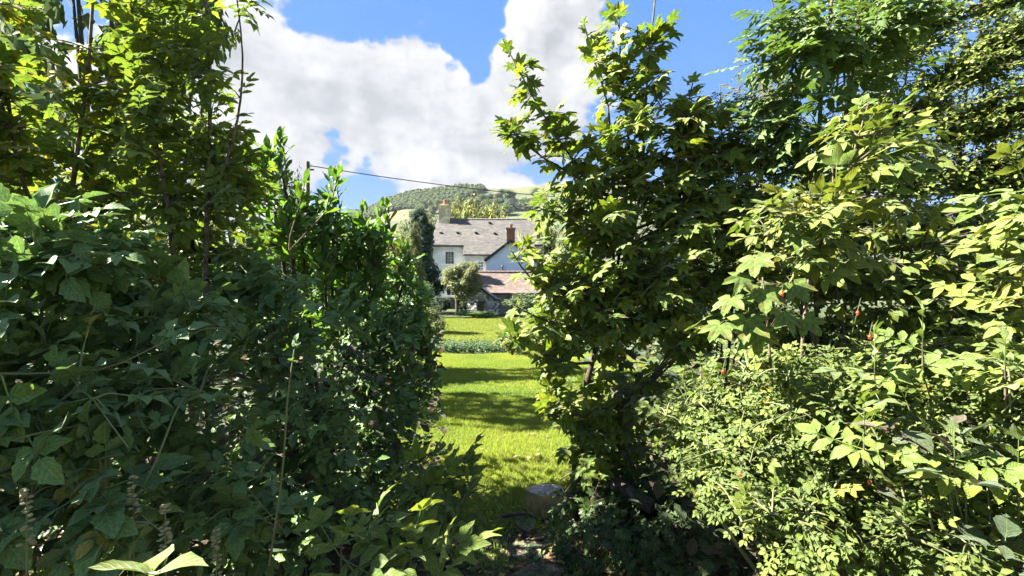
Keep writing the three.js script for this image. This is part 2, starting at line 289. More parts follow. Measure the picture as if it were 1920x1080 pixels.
{
  const r = rng(61);
  // trees on the lower slope of the hill
  const spots = [[828, 384, 0], [846, 381, 3], [866, 377, 0], [886, 375, 2], [902, 371, 0], [916, 369, 2], [930, 368, 0], [944, 366, 2], [955, 369, 0], [838, 394, 3], [858, 390, 0], [876, 388, 2], [895, 385, 0], [912, 383, 2], [928, 382, 0], [944, 380, 2], [958, 385, 2], [972, 386, 2], [986, 385, 0], [1000, 381, 2], [920, 392, 0], [938, 393, 2], [952, 394, 0], [1012, 366, 0], [790, 397, 0], [810, 392, 3], [776, 404, 0], [800, 405, 3]];
  for (const [px, py, m] of spots) { const [x, d] = onHill(px, py + 10); const h = d * 22 / F * (0.85 + 0.5 * r()); farTree('hillside_tree', m === 2 ? 'dark blue-green tree in the belt on the lower hill slope' : m === 3 ? 'olive green tree at the foot of the wooded hill' : 'dull green tree in the belt on the lower hill slope', x, d, hillY(x, d) - h * 0.1, h, h * (1.0 + 0.3 * r()), Math.floor(r() * 3), m, 'trees in a belt on the hill slope', r); }
  // lighter trees just behind the slate roof and round the house
  for (const [px, py, d, w] of [[843, 386, 75, 36], [868, 381, 78, 44], [896, 378, 82, 48], [922, 383, 80, 40], [940, 392, 72, 30]]) { const top = P(px, py, d), g = H(top.x, -d); farTree('garden_tree', 'yellow-green leafy tree behind the ridge of the slate roof', top.x, d, g, (top.y - g) * 1.1, w / F * d * 1.35, Math.floor(r() * 3), 1, 'yellow-green trees behind the house', r); }
  for (const [px, py, d, w, m, lab] of [[806, 386, 62, 44, 3, 'olive green tree between the dark evergreen and the cream chimney'], [768, 398, 58, 50, 0, 'dull green tree rising behind the dark evergreen beside the house'], [738, 418, 40, 46, 1, 'pale yellow-green tree beside the dark evergreen'], [1020, 405, 60, 60, 3, 'olive green tree beyond the far gable of the house'], [1080, 420, 55, 70, 0, 'dull green tree standing behind the sycamore beyond the house'], [690, 430, 45, 70, 0, 'dull green tree behind the laurel hedge'], [600, 420, 50, 90, 3, 'broad olive tree behind the telegraph pole'], [1250, 430, 60, 120, 0, 'broad dull green tree far behind the rowan hedge'], [470, 440, 40, 110, 0, 'broad green tree behind the sapling thicket']]) { const top = P(px, py, d), g = H(top.x, -d); farTree('garden_tree', lab, top.x, d, g, top.y - g, w / F * d * 1.2, Math.floor(r() * 3), m, undefined, r); }
}

// ───────────── the house ─────────────
M.render = new THREE.MeshStandardMaterial({ name: 'white lime render', color: rgb(0.80, 0.79, 0.75), map: rep(texture(512, 512, (u, v) => { const n = tileNoise(u, v, 5, 5, 8), m = tileNoise(u, v, 40, 3, 3), s = smooth(0.12, 0.32, tileNoise(u, v, 9, 5, 41)), k = 0.93 + 0.12 * n + 0.08 * m; return [k * (1 - 0.10 * s), k * (1 - 0.09 * s), k * (1 - 0.12 * s)]; }), 0.25), bumpMap: rep(bumpNoise, 1.4), bumpScale: 0.012, roughness: 0.95 });
M.blueRender = new THREE.MeshStandardMaterial({ name: 'pale blue-grey render', color: rgb(0.62, 0.70, 0.78), bumpMap: rep(bumpNoise, 1.4), bumpScale: 0.012, roughness: 0.95 });
M.slate = new THREE.MeshStandardMaterial({ name: 'weathered slate', color: rgb(1, 1, 1), vertexColors: true, bumpMap: rep(bumpNoise, 3), bumpScale: 0.004, roughness: 0.75 });
M.black = new THREE.MeshStandardMaterial({ name: 'black painted wood', color: rgb(0.018, 0.018, 0.02), roughness: 0.6 });
M.white = new THREE.MeshStandardMaterial({ name: 'white gloss paint', color: rgb(0.78, 0.78, 0.76), roughness: 0.45 });
M.glass = new THREE.MeshPhysicalMaterial({ name: 'window glass', color: rgb(0.9, 0.95, 0.95), roughness: 0.03, transmission: 1, thickness: 0, ior: 1.5 });
M.cream = new THREE.MeshStandardMaterial({ name: 'cream chimney render', color: rgb(0.78, 0.66, 0.45), map: rep(texture(256, 256, (u, v) => { const k = 0.88 + 0.3 * tileNoise(u, v, 8, 4, 12); return [k, k, k * 0.96]; }), 0.7), roughness: 0.95 });
M.clay = new THREE.MeshStandardMaterial({ name: 'terracotta pot', color: rgb(0.20, 0.085, 0.055), roughness: 0.9 });
M.brick = new THREE.MeshStandardMaterial({ name: 'red brick', color: rgb(1, 1, 1), vertexColors: true, roughness: 0.95 });
M.mortar = new THREE.MeshStandardMaterial({ name: 'lime mortar', color: rgb(0.36, 0.33, 0.28), map: rep(grainTex, 1), roughness: 1 });
M.stone = new THREE.MeshStandardMaterial({ name: 'rubble stone', color: rgb(1, 1, 1), vertexColors: true, bumpMap: rep(bumpNoise, 4), bumpScale: 0.01, roughness: 0.95 });
// a sloping field of slates from eave to ridge; a, b: ends of the eave; up: vector along the slope to the ridge
function slates(a, b, up, w, gauge, tone, seed, cut) {
  const r = rng(seed), g = new GB(), u = V().subVectors(b, a), L = u.length(), S = up.length(), n = V().crossVectors(u, up).normalize(); u.normalize(); const v = up.clone().normalize(); if (n.y < 0) n.negate();
  const rows = Math.ceil(S / gauge), sag = (s) => -0.05 * Math.sin(clamp(s / L) * Math.PI);
  for (let j = 0; j < rows; j++) for (let s = (j % 2 ? -w * 0.5 : 0) - 0.03; s < L; s += w) {
    const s0 = Math.max(0, s), s1 = Math.min(L, s + w * 0.965); if (s1 - s0 < 0.03) continue;
    if (cut && !cut((s0 + s1) / 2, (j + 0.5) * gauge)) continue;
    const t0 = j * gauge + (r() - 0.5) * 0.012, t1 = Math.min(S, t0 + gauge * 1.9), lift = 0.022 + 0.008 * r(), k = tone[Math.floor(r() * tone.length)], q = 0.8 + 0.4 * r();
    const c = (x, t, h) => { const p = a.clone().addScaledVector(u, x).addScaledVector(v, t).addScaledVector(n, h + sag(x)); return g.v(p.x, p.y, p.z, x, t); };
    const A = c(s0, t0, lift), B = c(s1, t0, lift), C = c(s1, t1, 0.006), D = c(s0, t1, 0.006), E = c(s0, t0, lift - 0.016), G = c(s1, t0, lift - 0.016);
    g.quad(A, B, C, D); g.quad(E, G, B, A); g.tone(g.p.length / 3, k[0] * q, k[1] * q, k[2] * q);
  }
  return g.geo();
}
const TONES = [[0.08, 0.071, 0.063], [0.094, 0.083, 0.071], [0.072, 0.066, 0.062], [0.10, 0.087, 0.071], [0.06, 0.057, 0.056], [0.084, 0.075, 0.068]];
const RED = [[0.125, 0.082, 0.064], [0.14, 0.098, 0.077], [0.118, 0.09, 0.075], [0.135, 0.108, 0.09], [0.108, 0.08, 0.068]];
const BLUE = [[0.12, 0.13, 0.15], [0.10, 0.11, 0.13], [0.14, 0.15, 0.165], [0.12, 0.125, 0.14]];
// a wall standing in the plane z = 0 facing +z, outline and openings in metres, thickness going back
function wall(outline, holes, depth) {
  const s = new THREE.Shape(outline.map(([x, y]) => new THREE.Vector2(x, y)));
  for (const [x0, x1, y0, y1] of holes) s.holes.push(new THREE.Path([[x0, y0], [x0, y1], [x1, y1], [x1, y0]].map(([x, y]) => new THREE.Vector2(x, y))));
  const g = new THREE.ExtrudeGeometry(s, { depth, bevelEnabled: false }); g.translate(0, 0, -depth); return g;
}
function windowPart(parent, x0, x1, y0, y1, z, cols, rows, name = 'window') {     // frame, sill, glazing bars and each pane
  const f = new GB(), w = 0.055; f.box(x0, x1, y0, y0 + w, z - 0.09, z - 0.03).box(x0, x1, y1 - w, y1, z - 0.09, z - 0.03).box(x0, x0 + w, y0 + w, y1 - w, z - 0.09, z - 0.03).box(x1 - w, x1, y0 + w, y1 - w, z - 0.09, z - 0.03);
  const o = part(name, f.geo(), M.white, parent), ix0 = x0 + w, ix1 = x1 - w, iy0 = y0 + w, iy1 = y1 - w;
  for (let k = 1; k < cols; k++) { const x = lerp(ix0, ix1, k / cols); part('glazing_bar', new GB().box(x - 0.016, x + 0.016, iy0, iy1, z - 0.08, z - 0.045).geo(), M.white, o); }
  for (let k = 1; k < rows; k++) { const y = lerp(iy0, iy1, k / rows); part('glazing_bar', new GB().box(ix0, ix1, y - 0.016, y + 0.016, z - 0.078, z - 0.047).geo(), M.white, o); }
  for (let i = 0; i < cols; i++) for (let j = 0; j < rows; j++) part('pane', new THREE.PlaneGeometry((ix1 - ix0) / cols - 0.034, (iy1 - iy0) / rows - 0.034).translate(lerp(ix0, ix1, (i + 0.5) / cols), lerp(iy0, iy1, (j + 0.5) / rows), z - 0.062), M.glass, o);
  part('sill', new GB().box(x0 - 0.06, x1 + 0.06, y0 - 0.07, y0 - 0.002, z - 0.1, z + 0.07).geo(), M.white, o);
  return o;
}
{
  const base = V(-2, 0.2, -39), h = thing('house', 'white rendered two-storey house with long weathered slate roof and cream chimney', 'house', base), W = (x, y, z) => V(x - base.x, y - base.y, z - base.z);
  const X0 = -6.75, X1 = 2.45, ZF = -39, ZR = -42, ZB = -45, RY = 7.9, EY = 5.42, G = -0.4, s = (RY - EY) / 3;
  const up = new THREE.Matrix4();
  // walls
  const fw = part('front_wall', wall([[X0 - base.x, G - base.y], [X1 - base.x, G - base.y], [X1 - base.x, EY + 0.05 - base.y], [X0 - base.x, EY + 0.05 - base.y]], [[-5.72 - base.x, -4.93 - base.x, 3.62 - base.y, 4.72 - base.y], [-5.60 - base.x, -4.78 - base.x, 0.95 - base.y, 1.95 - base.y]], 0.4), M.render, h);
  const gableOut = [[-2.595, G - base.y], [2.99, G - base.y], [2.99, EY - 0.06 - base.y], [0, RY - 0.14 - base.y], [-2.595, EY + 0.405 * s - 0.09 - base.y]];
  for (const x of [X0 + 0.42, X1 - 0.02]) { const g = part('gable_wall', wall(gableOut, [], 0.4), M.render, h); g.rotation.y = Math.PI / 2; g.position.set(x - base.x - 0.01, 0, ZR - base.z); }
  const bw = part('back_wall', new GB().box(X0 - base.x + 0.42, X1 - base.x - 0.44, G - base.y, EY - base.y, ZB - base.z, ZB - base.z + 0.35).geo(), M.render, h);
  part('plinth', new GB().box(X0 - base.x - 0.05, -3.95 - base.x, G - base.y, 0.78 - base.y, 0.01, 0.09).geo(), M.black, h);
  windowPart(h, -5.72 - base.x, -4.93 - base.x, 3.62 - base.y, 4.72 - base.y, -0.02, 3, 4);
  windowPart(h, -5.60 - base.x, -4.78 - base.x, 0.95 - base.y, 1.95 - base.y, -0.02, 2, 1);
  // main roof: deck with slates in front and behind
  const lift = 0.03, ov = 0.22, a = W(X0 - 0.1, EY - s * ov + lift, ZF + ov), b = W(X1 + 0.1, EY - s * ov + lift, ZF + ov), upF = V(0, s * (3 + ov), -(3 + ov));
  const deck = new GB(); const dk = (p, q, v) => { const i = [p, q, q.clone().add(v), p.clone().add(v)].map((k) => deck.v(k.x, k.y - 0.1, k.z, k.x, k.z)); deck.quad(...i); };
  dk(a, b, upF); dk(W(X1 + 0.1, EY - s * ov + lift, ZB - ov), W(X0 - 0.1, EY - s * ov + lift, ZB - ov), V(0, s * (3 + ov), 3 + ov));
  const roof = part('roof', deck.geo(), M.black, h);
  part('slates', slates(a, b, upF, 0.26, 0.17, TONES, 5), M.slate, roof, 'stuff');
  part('slates', slates(W(X0 - 0.1, EY - s * ov + lift, ZB - ov), W(X1 + 0.1, EY - s * ov + lift, ZB - ov), V(0, s * (3 + ov), 3 + ov), 0.26, 0.17, TONES, 6), M.slate, roof, 'stuff');
  const rid = new GB(); for (let x = X0 - 0.1; x < X1 + 0.05; x += 0.46) { const o = 0.01 * noise3(x * 3, 1, 1) - 0.05 * Math.sin(clamp((x - X0) / (X1 - X0)) * Math.PI); rid.tube([W(x, RY + 0.02 + o, ZR), W(x + 0.44, RY + 0.02 + o, ZR)], 0.11, 0.115, 8); }
  part('ridge_tiles', rid.geo(), new THREE.MeshStandardMaterial({ name: 'grey ridge tile', color: rgb(0.15, 0.135, 0.12), roughness: 0.9 }), roof, 'stuff');
  part('gutter', new GB().tube([W(X0 - 0.1, EY - s * ov - 0.05, ZF + ov + 0.04), W(-3.95, EY - s * ov - 0.05, ZF + ov + 0.04)], 0.055, 0.055, 8).geo(), M.black, h);
  part('bargeboard', new GB().box(X0 - base.x + 0.02, -3.95 - base.x, EY - s * ov - 0.14 - base.y, EY - s * ov - 0.03 - base.y, ov - 0.05, ov - 0.02).geo(), M.black, h);
  const onRoof = (x, t, d = 0) => V(x - base.x, a.y + upF.y * t + d, a.z + upF.z * t);
  for (const [x, t] of [[-6.2, 0.42], [-4.75, 0.42], [-3.15, 0.42], [-1.5, 0.40], [-2.0, 0.82]]) { const p = onRoof(x, t, 0.04), v = new GB().box(-0.13, 0.13, -0.02, 0.06, -0.1, 0.12); const o = part('roof_vent', v.geo(), M.black, roof); o.position.copy(p); }
  // catslide over the lean-to
  const cy = 4.36, cz = -37.72, ca = W(-4.05, cy + lift, cz), cb = W(1.9, cy + lift, cz), cu = V(0, EY - s * ov - cy + 0.03, ZF + ov - cz);
  const cd = new GB(); { const i = [ca, cb, cb.clone().add(cu), ca.clone().add(cu)].map((k) => cd.v(k.x, k.y - 0.1, k.z, k.x, k.z)); cd.quad(...i); }
  const cat = part('catslide_roof', cd.geo(), M.black, h); part('slates', slates(ca, cb, cu, 0.26, 0.17, TONES, 9), M.slate, cat, 'stuff');
  part('lean_to_wall', (() => { const g = wall([[-3.9 - base.x, G - base.y], [-2.0 - base.x, G - base.y], [-2.0 - base.x, cy + 0.02 - base.y], [-3.9 - base.x, cy + 0.02 - base.y]], [[-2.80 - base.x, -2.36 - base.x, 3.02 - base.y, 3.82 - base.y]], 0.3); g.translate(0, 0, cz - 0.22 - base.z); return g; })(), M.render, h);
  part('lean_to_side', new GB().box(-3.9 - base.x, -3.62 - base.x, G - base.y, 4.55 - base.y, ZF + 0.01 - base.z, cz - 0.53 - base.z).geo(), M.render, h);
  windowPart(h, -2.80 - base.x, -2.36 - base.x, 3.02 - base.y, 3.82 - base.y, cz - 0.24 - base.z, 2, 3);
  part('gutter', new GB().tube([W(-4.05, cy - 0.06, cz + 0.05), W(-2.05, cy - 0.06, cz + 0.05)], 0.05, 0.05, 8).geo(), M.black, h);
  // gabled wing in pale blue
  const wz = -36.5, wx = -0.1, hw = 1.92, we = 3.95, wr = 5.42;
  part('wing_wall', (() => { const g = wall([[wx - hw - base.x, G - base.y], [wx + hw - base.x, G - base.y], [wx + hw - base.x, we - base.y], [wx - base.x, wr - 0.1 - base.y], [wx - hw - base.x, we - base.y]], [], 0.3); g.translate(0, 0, wz - base.z); return g; })(), M.blueRender, h);
  for (const sx of [-1, 1]) {
    part('wing_side_wall', new GB().box(...(sx < 0 ? [wx - hw - base.x, wx - hw + 0.28 - base.x] : [wx + hw - 0.28 - base.x, wx + hw - base.x]), G - base.y, we - 0.12 - base.y, ZF + 0.01 - base.z, wz - 0.302 - base.z).geo(), M.render, h);
    const e0 = W(wx + sx * (hw + 0.18), we - 0.14 + lift, wz + 0.16), e1 = W(wx + sx * (hw + 0.18), we - 0.14 + lift, ZF - 0.8), uu = V(-sx * (hw + 0.18), (wr - we) * (hw + 0.18) / hw, 0), g = new GB();
    const i = [e0, e1, e1.clone().add(uu), e0.clone().add(uu)].map((k) => g.v(k.x, k.y - 0.1, k.z, k.x, k.z)); g.quad(...i);
    const wr2 = part('wing_roof', g.geo(), M.black, h); part('slates', slates(e0, e1, uu, 0.26, 0.17, TONES, 12 + sx), M.slate, wr2, 'stuff');
    const bb = new GB(), p0 = W(wx + sx * (hw + 0.2), we - 0.16, wz + 0.14), p1 = W(wx, wr + 0.0, wz + 0.14); const ang = Math.atan2(p1.y - p0.y, p1.x - p0.x), len = p0.distanceTo(p1);
    bb.box(0, len, -0.17, 0.015, -0.02, 0.035 + (sx > 0 ? 0.004 : 0), new THREE.Matrix4().makeTranslation(p0.x, p0.y, p0.z).multiply(new THREE.Matrix4().makeRotationZ(sx < 0 ? ang : ang).multiply(new THREE.Matrix4().makeScale(1, sx < 0 ? 1 : -1, 1))));
    part('bargeboard', bb.geo(), M.black, h);
  }
  part('flue_pipe', new GB().tube([W(-0.75, 2.2, wz + 0.25), W(-0.75, 3.3, wz + 0.25)], 0.07, 0.07, 10).tube([W(-0.75, 3.32, wz + 0.25), W(-0.75, 3.42, wz + 0.25)], 0.12, 0.06, 10).geo(), M.black, h);
  // chimneys
  const ch = (x, z, w, d, y0, y1, mat, name) => { const c = part(name, new GB().box(x - w / 2, x + w / 2, y0, y1, z - d / 2, z + d / 2).geo(), mat, h); part('cap', new GB().box(x - w / 2 - 0.07, x + w / 2 + 0.07, y1 + 0.002, y1 + 0.12, z - d / 2 - 0.07, z + d / 2 + 0.07).box(x - w / 2 + 0.03, x + w / 2 - 0.03, y1 + 0.122, y1 + 0.2, z - d / 2 + 0.03, z + d / 2 - 0.03).geo(), mat, c); return c; };
  const pot = (c, x, y, z, hh) => part('chimney_pot', new THREE.LatheGeometry([[0.12, 0], [0.15, 0.02], [0.14, hh * 0.8], [0.17, hh * 0.85], [0.17, hh], [0.11, hh], [0.11, hh * 0.3]].map(([p, q]) => new THREE.Vector2(p, q)), 14).translate(x, y, z), M.clay, c);
  const c1 = ch(X0 + 0.62 - base.x, ZR - base.z, 0.95, 1.25, 6.9 - base.y, 8.95 - base.y, M.cream, 'cream_chimney'); pot(c1, X0 + 0.62 - base.x, 9.14 - base.y, ZR - base.z, 0.5);
  const c3 = ch(X1 - 0.5 - base.x, ZR - base.z, 0.5, 0.6, 6.9 - base.y, 8.05 - base.y, M.cream, 'end_chimney'); pot(c3, X1 - 0.5 - base.x, 8.252 - base.y, ZR - base.z, 0.4);
  // brick chimney on the wing: bricks laid in courses round a mortar core
  const bx = -0.1 - base.x, bz = -37.7 - base.z, c2 = part('brick_chimney', new GB().box(bx - 0.32, bx + 0.32, 5.0 - base.y, 6.42 - base.y, bz - 0.28, bz + 0.28).geo(), M.mortar, h);
  { const r = rng(8), g = new GB(); for (let j = 0; j < 19; j++) { const y = 5.0 - base.y + j * 0.075, o = j % 2 ? 0.055 : 0; for (const sd of [0, 1]) { for (let x = -0.34 - o; x < 0.34; x += 0.22) { const x0 = Math.max(-0.335, x), x1 = Math.min(0.335, x + 0.21); if (x1 - x0 < 0.04) continue; g.box(bx + x0, bx + x1, y, y + 0.064, sd ? bz + 0.27 : bz - 0.3, sd ? bz + 0.3 : bz - 0.27); const k = 0.8 + 0.4 * r(); g.tone(g.p.length / 3, 0.26 * k, 0.10 * k, 0.065 * k); g.box(sd ? bx + 0.31 : bx - 0.335, sd ? bx + 0.335 : bx - 0.31, y + 0.001, y + 0.063, bz + x0 * 0.8, bz + x1 * 0.8); g.tone(g.p.length / 3, 0.26 * k, 0.10 * k, 0.065 * k); } } } part('bricks', g.geo(), M.brick, c2, 'stuff'); }
  part('cap', new GB().box(bx - 0.4, bx + 0.4, 6.422 - base.y, 6.53 - base.y, bz - 0.36, bz + 0.36).geo(), M.mortar, c2); pot(c2, bx, 6.53 - base.y, bz, 0.3);
}
{ // low outbuilding with red tiled roof
  const b = V(0.3, -0.25, -33.6), h = thing('outbuilding', 'low stone outbuilding with reddish tiled roof in front of the blue gable', 'outbuilding', b);
  const x0 = -2.75 - b.x, x1 = 3.6 - b.x, ey = 1.28 - b.y, ry = 2.8 - b.y, z0 = -32.4 - b.z, z1 = -35 - b.z;
  part('wall', new GB().box(x0 + 0.15, x1 - 0.15, 0, ey, z1 + 0.1, z0 - 0.25).geo(), M.mortar, h);
  const a = V(x0, ey, z0), e = V(x1, ey, z0), up = V(0, ry - ey, z1 - z0), d = new GB(); const q = [a, e, e.clone().add(up), a.clone().add(up)].map((k) => d.v(k.x, k.y - 0.1, k.z, k.x, k.z)); d.quad(...q);
  const k = [V(x0, ry - 0.02, z1), V(x1, ry - 0.02, z1), V(x1, ey, z1 - 1.2), V(x0, ey, z1 - 1.2)].map((p) => d.v(p.x, p.y, p.z, p.x, p.z)); d.quad(...k);
  const rf = part('roof', d.geo(), M.black, h); part('tiles', slates(a, e, up, 0.22, 0.15, RED, 21), M.slate, rf, 'stuff');
  const rid = new GB(); for (let x = x0; x < x1; x += 0.36) rid.tube([V(x, ry + 0.02, z1), V(x + 0.345, ry + 0.02, z1)], 0.1, 0.105, 8); part('ridge_tiles', rid.geo(), new THREE.MeshStandardMaterial({ name: 'brown ridge tile', color: rgb(0.13, 0.09, 0.07), roughness: 0.9 }), rf, 'stuff');
}
{ // little stone shed
  const b = V(-2.15, -0.26, -32), h = thing('stone_shed', 'small rubble stone shed with dark doorway and blue slate roof', 'shed', b); h.rotation.y = -0.30;
  const W = 1.0, e = 1.15, r0 = 1.8, D = 1.7;
  part('wall', (() => { const g = wall([[-W, -0.2], [-0.30, -0.2], [-0.30, 0.92], [0.24, 0.92], [0.24, -0.2], [W, -0.2], [W, e], [0, r0], [-W, e]], [], 0.25); return g; })(), M.mortar, h);
  part('wall', new GB().box(W - 0.25, W, -0.2, e - 0.05, -D, -0.252).geo(), M.mortar, h); part('wall', new GB().box(-W, -W + 0.25, -0.2, e - 0.05, -D, -0.252).geo(), M.mortar, h); part('wall', new GB().box(-W + 0.252, W - 0.252, -0.2, e - 0.05, -D, -D + 0.2).geo(), M.mortar, h);
  part('lintel', new GB().box(-0.42, 0.36, 0.925, 1.04, -0.2, 0.05).geo(), M.mortar, h);
  const g = new GB(), r = rng(17);
  const stone = (x, y, w, hh, side) => { const k = 0.55 + 0.8 * r(), t = r() < 0.55 ? [0.55, 0.54, 0.52] : [0.2, 0.205, 0.21], z = 0.02 + 0.04 * r(); if (side) g.box(W - 0.02, W + z, y, y + hh, -x - w, -x); else { const m = new THREE.Matrix4().makeTranslation(x + w / 2, y + hh / 2, 0).multiply(new THREE.Matrix4().makeRotationZ((r() - 0.5) * 0.12)); g.box(-w / 2, w / 2, -hh / 2, hh / 2, -0.03, z, m); } g.tone(g.p.length / 3, t[0] * k, t[1] * k, t[2] * k); };
  for (let y = -0.15; y < r0 - 0.15;) { const hh = 0.09 + 0.09 * r(); const lim = y + hh < e ? W : W * (r0 - y - hh) / (r0 - e); for (let x = -lim; x < lim - 0.06;) { const w = 0.12 + 0.2 * r(), x1 = Math.min(lim, x + w); if (!(x1 > -0.31 && x < 0.25 && y + hh < 1.06 && y > -0.3)) stone(x, y, x1 - x - 0.02, hh - 0.02); else { if (x < -0.36) stone(x, y, -0.34 - x, hh - 0.02); } x = x1; } if (y + hh < e) for (let x = 0.05; x < D - 0.1;) { const w = 0.14 + 0.2 * r(); stone(x, y, Math.min(w, D - x) - 0.02, hh - 0.02, true); x += w; } y += hh; }
  part('stones', g.geo(), M.stone, h, 'stuff');
  for (const sx of [-1, 1]) { const a = V(sx * (W + 0.15), e - 0.1 + 0.03, 0.12), c = V(sx * (W + 0.15), e - 0.1 + 0.03, -D - 0.1), up = V(-sx * (W + 0.15), (r0 - e) * 1.15 + 0.06, 0), d = new GB(); const q = [a, c, c.clone().add(up), a.clone().add(up)].map((k) => d.v(k.x, k.y - 0.09, k.z, k.x, k.z)); d.quad(...q); const rf = part('roof', d.geo(), M.black, h); part('slates', slates(a, c, up, 0.2, 0.14, BLUE, 31 + sx), M.slate, rf, 'stuff');
    const bb = new GB(), p0 = V(sx * (W + 0.16), e - 0.13, 0.13), p1 = V(0, r0 + 0.06, 0.13), ang = Math.atan2(p1.y - p0.y, p1.x - p0.x); bb.box(0, p0.distanceTo(p1), -0.06, 0.06, -0.02, 0.02 + (sx > 0 ? 0.004 : 0), new THREE.Matrix4().makeTranslation(p0.x, p0.y, p0.z).multiply(new THREE.Matrix4().makeRotationZ(ang))); part('bargeboard', bb.geo(), M.black, h); }
}
{ // telegraph poles and wire
  M.pole = new THREE.MeshStandardMaterial({ name: 'weathered pole', color: rgb(0.16, 0.13, 0.10), map: rep(grainTex, 2), roughness: 0.95 });
  const tops = [[577, 303, 22, 'weathered wooden telegraph pole rising above the laurel hedge'], [1190, 372, 36, 'weathered wooden telegraph pole behind the sycamore beyond the house']].map(([px, py, d, lab]) => {
    const t = P(px, py, d), g = H(t.x, -d), o = thing('telegraph_pole', lab, 'utility pole', V(t.x, g, -d)), h = t.y - g;
    part('pole', new GB().tube([V(0, -0.5, 0), V(0, h * 0.5, 0), V(0, h, 0)], 0.125, 0.09, 10).tube([V(0, h, 0), V(0, h + 0.04, 0)], 0.09, 0.01, 10).geo(), M.pole, o);
    part('bracket', new GB().box(0.06, 0.3, h - 0.42, h - 0.36, -0.04, 0.04).geo(), M.black, o);
    for (const y of [h - 0.25, h - 1.5]) part('insulator', new THREE.LatheGeometry([[0, 0], [0.05, 0], [0.06, 0.03], [0.04, 0.06], [0.05, 0.1], [0, 0.12]].map(([a, b]) => new THREE.Vector2(a, b)), 10).translate(0.14, y, 0), M.white, o);
    return V(t.x + 0.14, t.y - 0.2, -d);
  });
  const w = []; for (let k = 0; k <= 40; k++) { const t = k / 40; w.push(tops[0].clone().lerp(tops[1], t).add(V(0, -1.2 * 4 * t * (1 - t) * 0.28, 0))); }
  const wg = thing('overhead_wire', 'thin black overhead wire sagging between the telegraph poles', 'wire', tops[0]); part('cable', new GB().tube(w.map((p) => p.clone().sub(tops[0])), 0.024, 0.024, 6).geo(), M.black, wg);
}

// ───────────── garden shrubs between lawn and house ─────────────
function bush(name, label, cat, px, py, d, wpx, hpx, geo, mat, o = {}) {          // px, py: foot of the shrub in the photograph
  const x = (px - 960) / F * d, y = H(x, -d), w = wpx / F * d, h = hpx / F * d, t = thing(name, label, cat, V(x, y, -d), o.group), r = rng(px * 7 + d);
  const st = new GB(); for (let k = 0; k < 5; k++) { const a = k * 1.26 + r(); st.tube(curve([V(0, -0.05, 0), V(Math.cos(a) * w * 0.12, h * 0.3, Math.sin(a) * w * 0.12), V(Math.cos(a) * w * 0.28, h * 0.7, Math.sin(a) * w * 0.28)], 4), (o.stack ? 0.007 : 0.02) * h + 0.01, 0.006, 5); }
  part('stem', st.geo(), M.bark, t);
  if (o.stack) { for (const [f, y, s] of [[0.5, 0.27, 0.27], [0.44, 0.52, 0.25], [0.34, 0.74, 0.2], [0.2, 0.9, 0.13]]) { const c = part('crown', geo, mat, t); c.position.set((r() - 0.5) * w * 0.2, h * y, 0); c.scale.set(w * f, h * s, w * f); c.rotation.y = r() * 6.28; } return t; }
  const c = part('crown', geo, mat, t); c.position.y = h * 0.5; c.scale.set(w * 0.5, h * 0.52, w * (o.deep ?? 0.5)); c.rotation.y = o.turn ?? r() * 6.28; return t;
}
const bushGeo = [crownGeo(71, 5200, 0.055, { lumps: 26, spread: 0.72, lump: 0.34 }), crownGeo(72, 5200, 0.05, { lumps: 30, spread: 0.75, lump: 0.30 })];
const conGeo = crownGeo(73, 6500, 0.05, { lumps: 46, spread: 0.75, lump: 0.24, shell: 0.6 });
bush('evergreen_tree', 'tall dark blue-green evergreen tree against the house wall', 'tree', 790, 582, 34, 98, 196, conGeo, crownMats[4], { stack: true });
bush('garden_shrub', 'tall dull shrub with pale flower heads beside the dark evergreen', 'shrub', 778, 590, 29, 62, 176, bushGeo[1], crownMats[3], { stack: true });
bush('ivy_shrub', 'dense glossy dark green shrub below the evergreen', 'shrub', 776, 600, 20, 92, 118, bushGeo[0], leafMat('ivy shrub leaves', rgb(0.075, 0.15, 0.045), { vertexColors: true, clearcoat: 0.4, clearcoatRoughness: 0.3 }));
bush('garden_shrub', 'low brownish-green shrub at the edge of the lower lawn', 'shrub', 806, 652, 15, 78, 78, bushGeo[1], crownMats[3]);
bush('garden_shrub', 'dark low shrub under the french window', 'shrub', 822, 594, 32, 58, 38, bushGeo[0], crownMats[2]);
bush('garden_shrub', 'dull shrub between the ball-headed tree and the stone shed', 'shrub', 868, 594, 32.8, 34, 36, bushGeo[1], crownMats[0]);
bush('low_hedge', 'low clipped hedge along the far edge of the lower lawn', 'hedge', 893, 605, 29, 96, 17, bushGeo[0], crownMats[5], { deep: 0.35, turn: 0 });
bush('garden_shrub', 'broad shrub beside the outbuilding wall', 'shrub', 985, 600, 30, 90, 46, bushGeo[1], crownMats[0]);
bush('garden_shrub', 'yellow-leaved shrub at the end of the nettle bed', 'shrub', 968, 672, 12.4, 74, 62, bushGeo[1], crownMats[1]);
bush('garden_shrub', 'large shrub behind the lawn beyond the sycamore', 'shrub', 1075, 668, 13.5, 150, 120, bushGeo[0], crownMats[0]);
bush('garden_shrub', 'large dull shrub at the corner of the lawn beyond the rose', 'shrub', 1250, 680, 12, 210, 170, bushGeo[1], crownMats[3]);
bush('laurel_shrub', 'tall glossy shrub along the lawn behind the laurel', 'shrub', 640, 712, 9.0, 230, 330, crownGeo(74, 2200, 0.055, { lumps: 30, spread: 0.78, lump: 0.28 }), crownMats[5], { group: 'shrubs along the lawn' });
bush('laurel_shrub', 'tall dull shrub along the lawn behind the brambles', 'shrub', 480, 770, 6.6, 300, 470, crownGeo(75, 1900, 0.055, { lumps: 30, spread: 0.78, lump: 0.28 }), crownMats[0], { group: 'shrubs along the lawn' });
